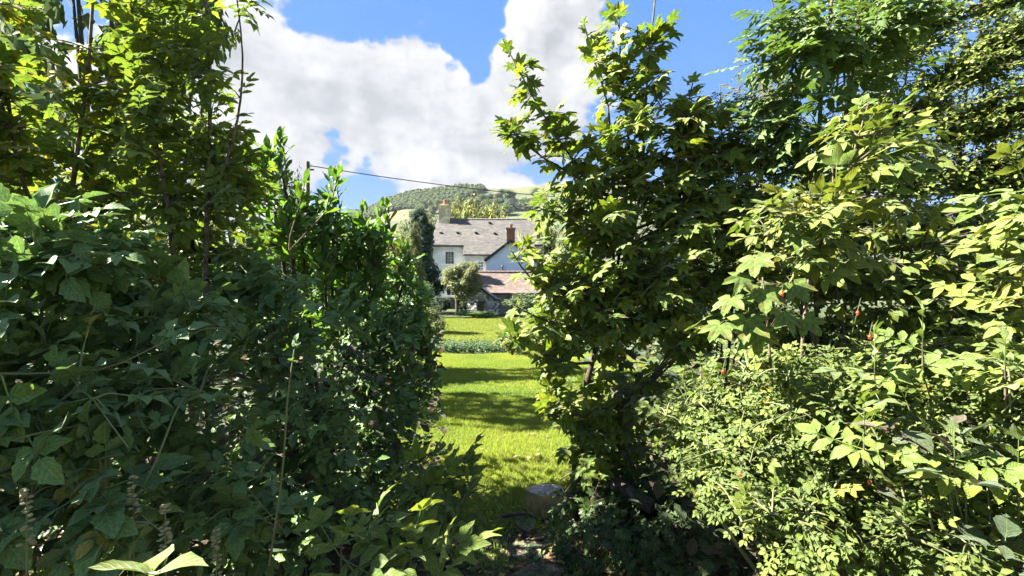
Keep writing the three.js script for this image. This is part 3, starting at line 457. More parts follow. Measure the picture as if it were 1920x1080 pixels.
{ // tree with a clipped ball head
  const d = 31, b = V((856 - 960) / F * d, H(-3.7, -d), -d), t = thing('ball_headed_tree', 'small tree with a clipped round head in front of the house', 'tree', b), g = new GB();
  g.tube(curve([V(0, -0.2, 0), V(0.03, 0.7, 0), V(-0.02, 1.5, 0), V(0.05, 2.2, 0)], 8), 0.13, 0.09, 8); g.tube(curve([V(0.02, 0.75, 0), V(0.35, 1.3, 0.05), V(0.75, 1.7, 0)], 6), 0.07, 0.04, 6);
  for (let k = 0; k < 7; k++) { const a = k * 0.9; g.tube(curve([V(0.02, 1.5, 0), V(Math.cos(a) * 0.4, 2.0, Math.sin(a) * 0.4), V(Math.cos(a) * 0.85, 2.6, Math.sin(a) * 0.85)], 4), 0.045, 0.015, 5); }
  part('trunk', g.geo(), M.bark, t);
  const cg = crownGeo(81, 22000, 0.042, { lumps: 70, spread: 0.80, lump: 0.23, shell: 0.5 }), m = tree('clipped olive leaves', rgb(0.17, 0.19, 0.08));
  const c = part('crown', cg, m, t); c.position.set(0.42, 2.45, 0); c.scale.set(1.48, 1.45, 1.4);
}
// ───────────── leaves ─────────────
const veinTex = texture(256, 256, (u, v) => { const s = Math.abs(v - 0.5) * 2, q = ((u - s * 0.28) * 7) % 1, vein = Math.max(1 - smooth(0, 0.07, s), (1 - smooth(0, 0.13, Math.min(Math.abs(q), Math.abs(1 - q)))) * 0.55), n = tileNoise(u, v, 18, 4, 3), k = 0.80 + 0.3 * n, b = smooth(0.22, 0.29, tileNoise(u, v, 9, 4, 17)) * 0.6; return [k * (1 + 0.25 * b) + vein * 0.17, k * (1 - 0.25 * b) + vein * 0.15, k * (1 - 0.3 * b) + vein * 0.06]; });
const veinBump = texture(256, 256, (u, v) => { const s = Math.abs(v - 0.5) * 2, q = ((u - s * 0.28) * 7) % 1, vein = Math.max(1 - smooth(0, 0.09, s), 1 - smooth(0, 0.2, Math.min(Math.abs(q), Math.abs(1 - q)))), k = 0.75 - 0.5 * vein; return [k, k, k]; }, false);
const palmTex = texture(256, 256, (u, v) => {
  const x = (u - 0.5) * 2.3, z = (v - 0.5) * 2.3, rad = Math.hypot(x, z), th = Math.abs(Math.atan2(z, x)) * 57.3; let vein = 0;
  for (const a of [0, 48, 104]) { const d = Math.sin(Math.abs(th - a) / 57.3) * rad; if (Math.abs(th - a) < 60) { vein = Math.max(vein, 1 - smooth(0.006, 0.035, d)); const al = Math.cos((th - a) / 57.3) * rad, q = ((al - d * 0.9) * 6) % 1; if (d < 0.3 && Math.abs(th - a) < 26) vein = Math.max(vein, 0.5 * (1 - smooth(0, 0.14, Math.min(Math.abs(q), Math.abs(1 - q))))); } }
  const n = tileNoise(u, v, 20, 4, 5), k = 0.80 + 0.3 * n, b = smooth(0.24, 0.30, tileNoise(u, v, 11, 4, 19)) * 0.45; return [k * (1 + 0.25 * b) + vein * 0.18, k * (1 - 0.25 * b) + vein * 0.16, k * (1 - 0.3 * b) + vein * 0.06];
});
// one blade along +x, width along z, upper face +y
function blade(b, { n = 6, w = 0.5, peak = 0.42, tip = 1.4, teeth = 0, fold = 0.18, curl = 0.25, m } = {}) {
  const at = b.p.length / 3, p = V(0, 0, 0);
  for (let k = 0; k <= n; k++) {
    const t = k / n, a = t < peak ? Math.pow(Math.sin(t / peak * Math.PI / 2), 0.8) : Math.pow(Math.cos((t - peak) / (1 - peak) * Math.PI / 2), tip * 0.75), ww = Math.max(0.004, a) * w * 0.5 * (1 + (teeth && k > 0 && k < n ? (k % 2 ? teeth : -teeth) : 0));
    for (const s of [-1, 0, 1]) { p.set(t, (s ? fold * ww : 0) - curl * t * t * 0.6 + (s ? 0.035 * Math.sin(t * 8 + s * 1.3) : 0), s * ww); if (m) p.applyMatrix4(m); b.v(p.x, p.y, p.z, t, 0.5 + s * 0.5); }
  }
  for (let k = 0; k < n; k++) for (const s of [0, 1]) { const q = at + k * 3 + s; b.quad(q, q + 1, q + 4, q + 3); }
  return b;
}
const place = (x, z, ang, s, tilt = 0) => new THREE.Matrix4().makeTranslation(x, 0, z).multiply(new THREE.Matrix4().makeRotationY(ang)).multiply(new THREE.Matrix4().makeRotationZ(tilt)).multiply(new THREE.Matrix4().makeScale(s, s, s));
const stalk = (b, x0, x1, r) => { const at = b.p.length / 3; for (const [x, q] of [[x0, r], [x1, r * 0.5]]) { b.v(x, q, 0, 0, 0.5); b.v(x, -q, q, 0, 0.5); b.v(x, -q, -q, 0, 0.5); } for (let k = 0; k < 3; k++) b.quad(at + k, at + (k + 1) % 3, at + 3 + (k + 1) % 3, at + 3 + k); return b; };
function palmate(seed, droop, cup) {
  const r = rng(seed), half = [[0, 1], [6, 0.86], [9, 0.88], [15, 0.70], [24, 0.50], [31, 0.62], [36, 0.74], [40, 0.76], [48, 0.93], [55, 0.76], [60, 0.74], [68, 0.56], [77, 0.42], [88, 0.50], [96, 0.54], [105, 0.64], [117, 0.48], [134, 0.38], [155, 0.30]];
  const out = [...half.slice(1).reverse().map(([a, q]) => [-a, q]), ...half].map(([a, q]) => [a / 57.3, q * (0.94 + 0.12 * r())]), b = new GB();
  const put = (a, q) => { const x = Math.cos(a) * q, z = Math.sin(a) * q; return b.v(x, -droop * q * q + cup * Math.abs(Math.sin(a * 3.6)) * q * 0.16 + 0.03 * Math.sin(a * 5 + seed) * q, z, x / 2.3 + 0.5, z / 2.3 + 0.5); };
  const c = b.v(0, 0, 0, 0.5, 0.5), n = out.length; out.forEach(([a, q]) => put(a, q * 0.52)); out.forEach(([a, q]) => put(a, q));
  for (let k = 0; k < n - 1; k++) { b.tri(c, 1 + k + 1, 1 + k); b.quad(1 + k, 1 + k + 1, 1 + n + k + 1, 1 + n + k); }
  stalk(b, -0.55, 0, 0.012); return b.geo();
}
function pinnate(seed, pairs, { lw = 0.46, ls = 0.44, teeth = 0.1, curl = 0.25, n = 6, ang = 0.95, peak = 0.42, gap = 0 } = {}) {    // leaf of length about 1
  const r = rng(seed), b = new GB(); stalk(b, 0, 0.75, 0.009);
  for (let k = 0; k < pairs; k++) for (const s of [-1, 1]) { const x = 0.2 + gap + (0.52 - gap) * k / Math.max(1, pairs - 1), q = ls * (0.78 + 0.22 * Math.sin((k + 1) / pairs * 2.4)) * (0.9 + 0.2 * r()); blade(b, { n, w: lw, teeth, curl: curl * (0.6 + 0.9 * r()), fold: 0.25 + 0.3 * r(), peak, m: place(x, 0.01 * s, -s * (ang + 0.25 * (r() - 0.5)), q, (r() - 0.5) * 0.3) }); }
  blade(b, { n, w: lw, teeth, curl: curl * (0.6 + 0.9 * r()), fold: 0.3, peak, m: place(0.72, 0, (r() - 0.5) * 0.3, ls * 1.05) }); return b.geo();
}
function trifoliate(seed) {
  const r = rng(seed), b = new GB(), five = seed % 2; stalk(b, 0, 0.5, 0.012);
  const one = (x, a, s) => blade(b, { n: 8, w: 0.66, teeth: 0.09, tip: 1.3, peak: 0.42, fold: 0.28 + 0.2 * r(), curl: 0.15 + 0.3 * r(), m: place(x, 0, a, s, (r() - 0.5) * 0.3) });
  one(0.5, (r() - 0.5) * 0.2, 0.52); one(0.34, 1.15, 0.42); one(0.34, -1.15, 0.42); if (five) { one(0.3, 1.95, 0.32); one(0.3, -1.95, 0.32); } return b.geo();
}
const simple = (o) => { const b = new GB(); stalk(b, -0.12, 0.05, 0.014); return blade(b, o).geo(); };
const LEAF = {
  sycamore: [palmate(1, 0.16, 0.6), palmate(2, 0.30, 0.9), palmate(3, 0.08, 0.4)],
  elder: [pinnate(11, 2), pinnate(12, 3), pinnate(13, 2, { curl: 0.45 })],
  ash: [pinnate(14, 3, { lw: 0.42, ls: 0.40 }), pinnate(15, 4, { lw: 0.40, ls: 0.36, curl: 0.4 })],
  rose: [pinnate(21, 2, { lw: 0.58, ls: 0.36, n: 3, teeth: 0, gap: 0.1 }), pinnate(22, 3, { lw: 0.56, ls: 0.32, n: 3, teeth: 0 })],
  bramble: [trifoliate(31), trifoliate(32), trifoliate(33)],
  laurel: [simple({ n: 6, w: 0.40, peak: 0.55, tip: 0.9, fold: 0.35, curl: 0.12 }), simple({ n: 6, w: 0.42, peak: 0.5, fold: 0.3, curl: 0.35 })],
  ovate: [simple({ n: 7, w: 0.62, peak: 0.4, teeth: 0.05, fold: 0.25, curl: 0.3 }), simple({ n: 7, w: 0.6, peak: 0.42, teeth: 0.05, fold: 0.3, curl: 0.15 })],
  small: [simple({ n: 3, w: 0.7, peak: 0.5, fold: 0.3, curl: 0.15 })],
  ivy: [palmate(5, 0.12, 0.3)],
};
// leaf stuffs: tints are the leaves' own colours (young, mature, yellowing)
const SPECIES = {};
function species(key, geos, list, o, k = [1.14, 1.18, 0.55]) {
  const tints = list.map((t) => t.map((v, i) => v * k[i]));
  const base = { map: geos === LEAF.sycamore || geos === LEAF.ivy ? palmTex : veinTex, ...o }; if (base.map === veinTex && !o?.plain) { base.bumpMap = veinBump; base.bumpScale = 0.0015; } delete base.plain;
  SPECIES[key] = { geos, tints, mats: tints.map((t, k) => leafMat(key + ' leaf ' + k, rgb(...t), base)), mass: leafMat(key + ' leaves', rgb(1, 1, 1), base) };
}
species('sycamore', LEAF.sycamore, [[0.15, 0.225, 0.035], [0.18, 0.26, 0.04], [0.12, 0.19, 0.04], [0.23, 0.295, 0.045], [0.14, 0.21, 0.065], [0.30, 0.29, 0.045]], { transmission: 0.5, clearcoat: 0.35, clearcoatRoughness: 0.4 });
species('elder', LEAF.elder, [[0.15, 0.23, 0.04], [0.19, 0.275, 0.045], [0.13, 0.205, 0.045], [0.23, 0.30, 0.05], [0.16, 0.24, 0.06]], { transmission: 0.52,});
species('pale elder', LEAF.elder, [[0.25, 0.32, 0.075], [0.29, 0.35, 0.075], [0.21, 0.31, 0.075], [0.34, 0.36, 0.085]], {}, [0.82, 0.88, 0.42]);
species('ash', LEAF.ash, [[0.12, 0.21, 0.06], [0.14, 0.24, 0.06], [0.10, 0.18, 0.055], [0.17, 0.27, 0.06]], {});
species('rose', LEAF.rose, [[0.17, 0.255, 0.06], [0.215, 0.31, 0.075], [0.14, 0.215, 0.05], [0.26, 0.335, 0.085], [0.19, 0.27, 0.09], [0.40, 0.34, 0.05]], { clearcoat: 0.15, clearcoatRoughness: 0.45 }, [0.92, 0.96, 0.34]);
species('bramble', LEAF.bramble, [[0.15, 0.24, 0.09], [0.18, 0.285, 0.095], [0.13, 0.21, 0.08], [0.21, 0.31, 0.095], [0.155, 0.25, 0.11], [0.36, 0.28, 0.05]], { transmission: 0.34, clearcoat: 0.5, clearcoatRoughness: 0.36 }, [0.98, 1.14, 0.72]);
species('laurel', LEAF.laurel, [[0.10, 0.225, 0.03], [0.13, 0.27, 0.035], [0.085, 0.18, 0.03], [0.17, 0.31, 0.04]], { transmission: 0.5, clearcoat: 0.7, clearcoatRoughness: 0.22 });
species('hazel', LEAF.ovate, [[0.14, 0.205, 0.04], [0.17, 0.24, 0.045], [0.115, 0.175, 0.04], [0.23, 0.27, 0.045]], { transmission: 0.5,});
species('hawthorn', LEAF.small, [[0.19, 0.28, 0.065], [0.23, 0.32, 0.07], [0.15, 0.23, 0.06], [0.28, 0.34, 0.075], [0.2, 0.28, 0.085]], { clearcoat: 0.5, clearcoatRoughness: 0.3, plain: true });
species('ivy', LEAF.ivy, [[0.06, 0.12, 0.045], [0.075, 0.145, 0.05], [0.05, 0.10, 0.04]], { clearcoat: 0.5, clearcoatRoughness: 0.3 });
species('nettle', LEAF.ovate, [[0.10, 0.20, 0.05], [0.12, 0.23, 0.055], [0.085, 0.17, 0.05]], {}, [0.7, 0.75, 0.65]);
M.twig = new THREE.MeshStandardMaterial({ name: 'brown twig', color: rgb(0.08, 0.06, 0.038), roughness: 0.9 });
M.greenCane = new THREE.MeshStandardMaterial({ name: 'green cane', color: rgb(0.11, 0.125, 0.045), roughness: 0.8 });
M.paleStem = new THREE.MeshStandardMaterial({ name: 'pale brown stem', color: rgb(0.20, 0.15, 0.09), map: rep(grainTex, 5), roughness: 0.9 });

// ───────────── plants: stems, shoots and leaves ─────────────
const PLANTS = [];
class Plant {
  constructor(name, label, cat, base, kind, seed, o = {}) {
    this.t = thing(name, label, cat, base, o.group); this.base = base; this.kind = kind; this.r = rng(seed); this.leaves = []; this.tw = new GB(); this.sk = []; this.o = { stem: M.bark, twig: M.twig, size: [0.1, 0.15], face: 0.9, minPx: 10, petiole: 0.0, ...o }; PLANTS.push(this);
  }
  loc(p) { return p.clone().sub(this.base); }
  stem(pts, r0, r1, { name = 'stem', mat, foot = true, n = 10 } = {}) {
    const c = curve(pts, n); part(name, new GB().tube(c.map((p) => this.loc(p)), r0, r1, 7).geo(), mat ?? this.o.stem, this.t); this.sk.push(...c.slice(2)); return c;
  }
  leaf(p, dir, size, face, tint) {
    const r = this.r, j = 0.55, n = V((r() - 0.5) * j * 2 + sunDir.x * 0.45, face ?? this.o.face, (r() - 0.5) * j * 2 + (this.o.front ?? 0.2)), x = dir.clone().normalize(); n.addScaledVector(x, -n.dot(x)).normalize(); if (n.lengthSq() < 0.1) n.set(0, 1, 0);
    const z = V().crossVectors(x, n), m = new THREE.Matrix4().makeBasis(x, n, z).scale(V(size, size, size)).setPosition(this.loc(p)), sp = SPECIES[this.kind];
    this.leaves.push({ m, p: p.clone(), size, tint: tint ?? Math.floor(r() * (sp.tints.length - (this.o.rare ? 0.965 : 0))), g: Math.floor(r() * sp.geos.length), x });
  }
  shoot(pts, { r0 = 0.004, r1 = 0.0015, from = 0.2, gap = 0.06, opp = false, size, out = 0.8, fwd = 0.5, droop = 0.25, tipUp = true, named, n = 8, mat } = {}) {
    const c = curve(pts, n), r = this.r; size ??= this.o.size;
    if (named) part(named, new GB().tube(c.map((p) => this.loc(p)), r0, r1, 6).geo(), mat ?? this.o.stem, this.t); else this.tw.tube(c.map((p) => this.loc(p)), r0, r1, 4);
    let len = 0; const acc = [0]; for (let k = 1; k < c.length; k++) acc.push(len += c[k].distanceTo(c[k - 1]));
    let a = r() * 6.28;
    for (let s = len * from; s <= len + 1e-6; s += gap * (0.75 + 0.5 * r())) {
      let k = 1; while (k < c.length - 1 && acc[k] < s) k++; const t = clamp((s - acc[k - 1]) / (acc[k] - acc[k - 1] + 1e-9)), p = c[k - 1].clone().lerp(c[k], t), tan = V().subVectors(c[k], c[k - 1]).normalize(), e1 = V(0.2, 0.3, 0.9).cross(tan).normalize(), e2 = V().crossVectors(tan, e1);
      a += opp ? 1.57 : 2.4 + (r() - 0.5) * 0.5; const f = lerp(1, 0.72, s / len);
      for (let q = 0; q < (opp ? 2 : 1); q++) { const w = a + q * Math.PI, o = e1.clone().multiplyScalar(Math.cos(w)).addScaledVector(e2, Math.sin(w)), d = o.multiplyScalar(out).addScaledVector(tan, fwd + 0.3 * (s / len)).add(V(0, -droop * (0.4 + 1.2 * r()), 0)).normalize(), z = lerp(size[0] * 0.8, size[1] * 1.08, r()) * f; this.leaf(p.clone().addScaledVector(d, this.o.petiole * z), d, z); }
    }
    this.leaf(c.at(-1), V().subVectors(c.at(-1), c.at(-2)), lerp(size[0], size[1], r()) * 0.75);
  }
  fill(blobs, n, o = {}) {                          // shoots from the skeleton out to points through the plant's volume
    const B = blobs.map(([px, py, d, rx, ry, rd]) => ({ c: P(px, py, d), x: rx / F * d, y: ry / F * d, z: rd })), vol = B.map((b) => b.x * b.y * b.z), sum = vol.reduce((a, b) => a + b, 0), r = this.r;
    for (let k = 0; k < n; k++) {
      let w = r() * sum, i = 0; while (i < B.length - 1 && (w -= vol[i]) > 0) i++; const b = B[i], u = r() * 2 - 1, a = r() * 6.28, s = Math.sqrt(1 - u * u), q = Math.pow(r(), o.shell ?? 0.42), p = V(b.c.x + s * Math.cos(a) * b.x * q, b.c.y + u * b.y * q, b.c.z + s * Math.sin(a) * b.z * q);
      if (p.y < 0.06 || p.z > -0.75) continue;
      let best = null, bd = 1e9; for (const e of this.sk) { const dd = e.distanceToSquared(p) + (e.y > p.y + 0.05 ? 0.5 : 0); if (dd < bd) { bd = dd; best = e; } }
      const L = Math.sqrt(bd), st = L > 0.9 ? best.clone().lerp(p, 1 - 0.9 / L) : best, mid = st.clone().lerp(p, 0.55).add(V(0, 0.10 * L * (o.arch ?? 1), 0)), ln = st.distanceTo(p);
      this.shoot([st, mid, p], { from: clamp(1 - (o.leafy ?? 0.4) / (ln + 0.01), 0.1, 0.8), n: 6, ...o });
    }
    return this;
  }
}
// after all plants stand: the leaves that show largest become leaf parts of their plant, the rest one mass of foliage
function finishPlants() {
  const GW = 640, GH = 360, zb = new Float32Array(GW * GH).fill(1e9), who = new Int32Array(GW * GH).fill(-1), all = [];
  for (const pl of PLANTS) for (const l of pl.leaves) {
    l.px = 0; l.n = 0; const c = l.p.clone().addScaledVector(l.x, l.size * 0.5), d = -c.z; all.push(l); if (d < 0.3) continue;
    const sx = (c.x / d * F + 960) / 1920 * GW, sy = ((EYE - c.y) / d * F + 540) / 1080 * GH, rad = l.size * 0.32 / d * F / 3; l.px = l.size / d * F;
    for (let y = Math.max(0, Math.ceil(sy - rad)); y <= Math.min(GH - 1, sy + rad); y++) for (let x = Math.max(0, Math.ceil(sx - rad)); x <= Math.min(GW - 1, sx + rad); x++) if ((x - sx) ** 2 + (y - sy) ** 2 <= rad * rad && d < zb[y * GW + x]) { zb[y * GW + x] = d; who[y * GW + x] = all.length - 1; }
  }
  for (const w of who) if (w >= 0) all[w].n++;
  for (const pl of PLANTS) {
    const sp = SPECIES[pl.kind], shown = pl.leaves.filter((l) => l.n > 0 && l.px >= pl.o.minPx).sort((a, b) => b.n - a.n).slice(0, 300); for (const l of shown) l.own = true;
    for (const l of shown) { const o = part('leaf', sp.geos[l.g], sp.mats[l.tint], pl.t); l.m.decompose(o.position, o.quaternion, o.scale); }
    const rest = pl.leaves.filter((l) => !l.own);
    if (rest.length) scatter('foliage', sp.geos[0], sp.mass, rest.map((l) => ({ m: l.m, c: rgb(...sp.tints[l.tint]) })), pl.t);
    if (pl.tw.i.length) part('twigs', pl.tw.geo(), pl.o.twig, pl.t, 'stuff');
  }
  console.log('leaves', all.length, 'parts', all.filter((l) => l.own).length);
}

// ───────────── left of the path ─────────────
const g0 = (x, z) => V(x, H(x, z) - 0.03, z);
{
  const p = new Plant('elder_sapling', 'tall elder sapling with upright grey stems and layered compound leaves', 'sapling', g0(-1.5, -2.3), 'elder', 101, { size: [0.14, 0.2], stem: M.paleStem });
  p.stem([g0(-1.5, -2.3), P(385, 560, 2.25), P(388, 400, 2.2), P(394, 200, 2.2), P(382, -90, 2.2)], 0.014, 0.006);
  p.stem([g0(-1.5, -2.3), P(330, 520, 2.2), P(300, 300, 2.1), P(262, 150, 2.05), P(240, -60, 2.0)], 0.013, 0.005);
  p.stem([P(388, 400, 2.2), P(440, 250, 2.2), P(455, 120, 2.2), P(440, -40, 2.2)], 0.007, 0.003, { name: 'branch' });
  p.fill([[330, 40, 2.15, 120, 110, 0.3], [370, 150, 2.2, 95, 80, 0.3], [300, 250, 2.15, 150, 80, 0.35], [420, 300, 2.3, 60, 80, 0.3], [310, 370, 2.25, 170, 70, 0.3], [455, 330, 2.4, 60, 90, 0.25]], 84, { opp: true, gap: 0.07, leafy: 0.3, droop: 0.25 });
  p.shoot([P(440, 60, 2.2), P(455, 20, 2.2), P(475, 10, 2.15)], { opp: true, gap: 0.06, from: 0.4 });
}
{
  const p = new Plant('sycamore_sapling', 'slender sycamore sapling with sunlit yellow-green leaves beside the elder sapling', 'sapling', g0(-1.95, -2.05), 'sycamore', 102, { size: [0.05, 0.085], petiole: 0.55, stem: M.paleStem });
  p.stem([g0(-1.95, -2.05), P(120, 520, 2.05), P(143, 300, 2.0), P(165, 130, 2.0), P(178, -60, 2.0)], 0.014, 0.005);
  p.stem([P(120, 520, 2.05), P(40, 330, 1.9), P(10, 150, 1.9), P(-30, -50, 1.9)], 0.01, 0.004, { name: 'branch' });
  p.fill([[40, 190, 1.9, 130, 120, 0.35], [40, 40, 2.0, 90, 70, 0.3], [200, 150, 2.05, 90, 60, 0.3], [130, 300, 2.0, 150, 70, 0.35], [-80, 250, 1.8, 120, 200, 0.4], [70, 390, 1.9, 150, 80, 0.3]], 100, { opp: true, gap: 0.075, leafy: 0.3, droop: 0.35 });
}
{
  const p = new Plant('hazel_bush', 'dense shaded hazel bush filling the gap under the saplings', 'shrub', g0(-2.1, -2.8), 'hazel', 103, { size: [0.06, 0.10], minPx: 14 });
  for (const [a, b] of [[60, 330], [180, 340], [300, 330], [420, 330], [120, 400], [360, 420]]) p.stem([g0(-2.1, -2.8), P(lerp(260, a, 0.5), 600, 2.7), P(a, b, 2.6)], 0.016, 0.005);
  p.fill([[100, 430, 2.5, 260, 110, 0.4], [370, 430, 2.5, 150, 90, 0.4], [-120, 400, 2.7, 200, 150, 0.4], [250, 540, 2.5, 300, 110, 0.4]], 560, { gap: 0.05, leafy: 0.4, droop: 0.4 });
}
{
  const p = new Plant('laurel_bush', 'cherry laurel bush with glossy upright oval leaves', 'shrub', g0(-1.35, -3.5), 'laurel', 104, { size: [0.085, 0.135], face: 0.5 });
  const tips = [[500, 300, 3.0], [525, 275, 3.0], [560, 372, 3.1], [600, 400, 3.2], [625, 345, 3.1], [680, 410, 3.3], [722, 400, 3.4], [700, 470, 3.3], [760, 480, 3.5], [790, 560, 3.6], [800, 640, 3.6], [540, 420, 2.9], [610, 470, 3.0], [660, 540, 3.1]];
  for (const [x, y, d] of tips) p.stem([g0(-1.35, -3.5), P(lerp(620, x, 0.45), 720, 3.45), P(lerp(620, x, 0.85), y + 110, d + 0.1), P(x, y + 30, d)], 0.02, 0.004);
  for (const [x, y, d] of tips) for (let k = 0; k < 3; k++) p.shoot([P(x + (k - 1) * 14, y + 70, d), P(x + (k - 1) * 10, y + 30, d), P(x + (k - 1) * 6, y - 12, d)], { gap: 0.03, from: 0.1, out: 0.75, fwd: 0.75, droop: -0.15 });
  p.shoot([P(543, 470, 2.7), P(580, 430, 2.7), P(618, 385, 2.75), P(635, 322, 2.75)], { gap: 0.035, from: 0.45, out: 0.7, fwd: 0.9, droop: -0.2, named: 'branch', r0: 0.006, r1: 0.003, mat: M.paleStem });
  p.shoot([P(545, 500, 2.7), P(543, 450, 2.7), P(560, 390, 2.7), P(571, 345, 2.7)], { gap: 0.2, from: 0.8, out: 0.7, fwd: 0.8, droop: -0.2, named: 'branch', r0: 0.005, r1: 0.0025, mat: M.paleStem });
  p.fill([[530, 400, 3.1, 70, 90, 0.3], [620, 460, 3.3, 100, 80, 0.4], [710, 520, 3.5, 80, 90, 0.4], [760, 630, 3.6, 50, 90, 0.3], [620, 600, 3.3, 130, 90, 0.4], [500, 330, 3.0, 40, 70, 0.25], [590, 420, 3.1, 70, 60, 0.3], [670, 450, 3.2, 70, 50, 0.3]], 430, { gap: 0.04, leafy: 0.28, out: 0.75, fwd: 0.7, droop: -0.1 });
}
const brambles = [
  ['bramble_bush', 'arching bramble with broad dim leaves at the front of the thicket', g0(-1.35, -1.25), [[40, 620, 1.4, 150, 100, 0.25], [60, 800, 1.3, 190, 130, 0.25], [80, 980, 1.3, 260, 120, 0.25], [-150, 800, 1.25, 150, 250, 0.3], [-70, 480, 1.5, 150, 100, 0.25], [110, 455, 1.5, 170, 75, 0.25]], 185, [0.14, 0.21]],
  ['bramble_bush', 'tangled bramble under the elder sapling with dim overlapping leaves', g0(-1.3, -1.8), [[270, 610, 1.8, 190, 90, 0.3], [290, 760, 1.7, 190, 110, 0.3], [330, 950, 1.7, 210, 140, 0.3], [190, 525, 1.85, 150, 60, 0.25]], 175, [0.14, 0.20]],
  ['bramble_bush', 'dark bramble mound in front of the laurel bush', g0(-1.1, -2.4), [[520, 600, 2.4, 150, 90, 0.35], [540, 780, 2.35, 140, 130, 0.3], [540, 960, 2.25, 140, 120, 0.3], [430, 530, 2.4, 110, 60, 0.25]], 195, [0.13, 0.19]],
  ['bramble_bush', 'bramble beside the lawn with leaves hanging over the grass', g0(-0.95, -3.2), [[690, 640, 3.1, 90, 80, 0.35], [715, 760, 3.15, 78, 110, 0.35], [700, 890, 3.0, 80, 90, 0.3], [790, 700, 3.5, 26, 90, 0.25], [630, 940, 2.6, 80, 80, 0.3], [775, 600, 3.5, 40, 60, 0.25]], 250, [0.12, 0.17]],
];
brambles.forEach(([name, label, base, blobs, n, size], i) => {
  const p = new Plant(name, label, 'bramble', base, 'bramble', 110 + i, { size, stem: M.greenCane, twig: M.greenCane, rare: true }), r = p.r;
  for (const [px, py, d, rx, ry] of blobs) for (let k = 0; k < 2; k++) { const s = r() < 0.5 ? -1 : 1; p.stem([base.clone().add(V((r() - 0.5) * 0.3, 0, (r() - 0.5) * 0.3)), base.clone().lerp(P(px, py, d), 0.55).add(V(0, 0.25, 0)), P(px + s * rx * 0.4, py - ry * 0.6 * r(), d), P(px + s * rx * 0.95, py + ry * 0.3, d - 0.08)], 0.0035, 0.0016, { name: 'cane' }); }
  p.fill(blobs, n, { gap: 0.07, leafy: 0.5, droop: 0.3, out: 0.9, fwd: 0.35, shell: 0.36, arch: 1.4 });
  if (i === 1) {
    p.shoot([P(505, 1060, 1.5), P(530, 880, 1.5), P(540, 740, 1.5), P(552, 655, 1.5)], { named: 'cane', r0: 0.004, r1: 0.002, gap: 0.11, from: 0.1, size: [0.07, 0.10], mat: M.greenCane });
    p.shoot([P(225, 985, 1.3), P(290, 870, 1.35), P(330, 770, 1.4), P(352, 735, 1.42)], { named: 'cane', r0: 0.0045, r1: 0.002, gap: 0.12, from: 0.15, size: [0.07, 0.10], mat: M.greenCane });
    p.shoot([P(110, 560, 1.5), P(135, 490, 1.5), P(140, 450, 1.5)], { named: 'cane', r0: 0.004, r1: 0.003, gap: 0.2, from: 0.5, mat: M.paleStem });
  }
  if (i === 0) { p.shoot([P(-60, 850, 1.2), P(60, 815, 1.22), P(190, 790, 1.3)], { named: 'cane', r0: 0.004, r1: 0.002, gap: 0.12, from: 0.1, mat: M.greenCane }); p.shoot([P(-40, 700, 1.25), P(80, 700, 1.3), P(200, 690, 1.35), P(310, 640, 1.4)], { named: 'cane', r0: 0.004, r1: 0.002, gap: 0.1, from: 0.1, mat: M.greenCane }); }
});
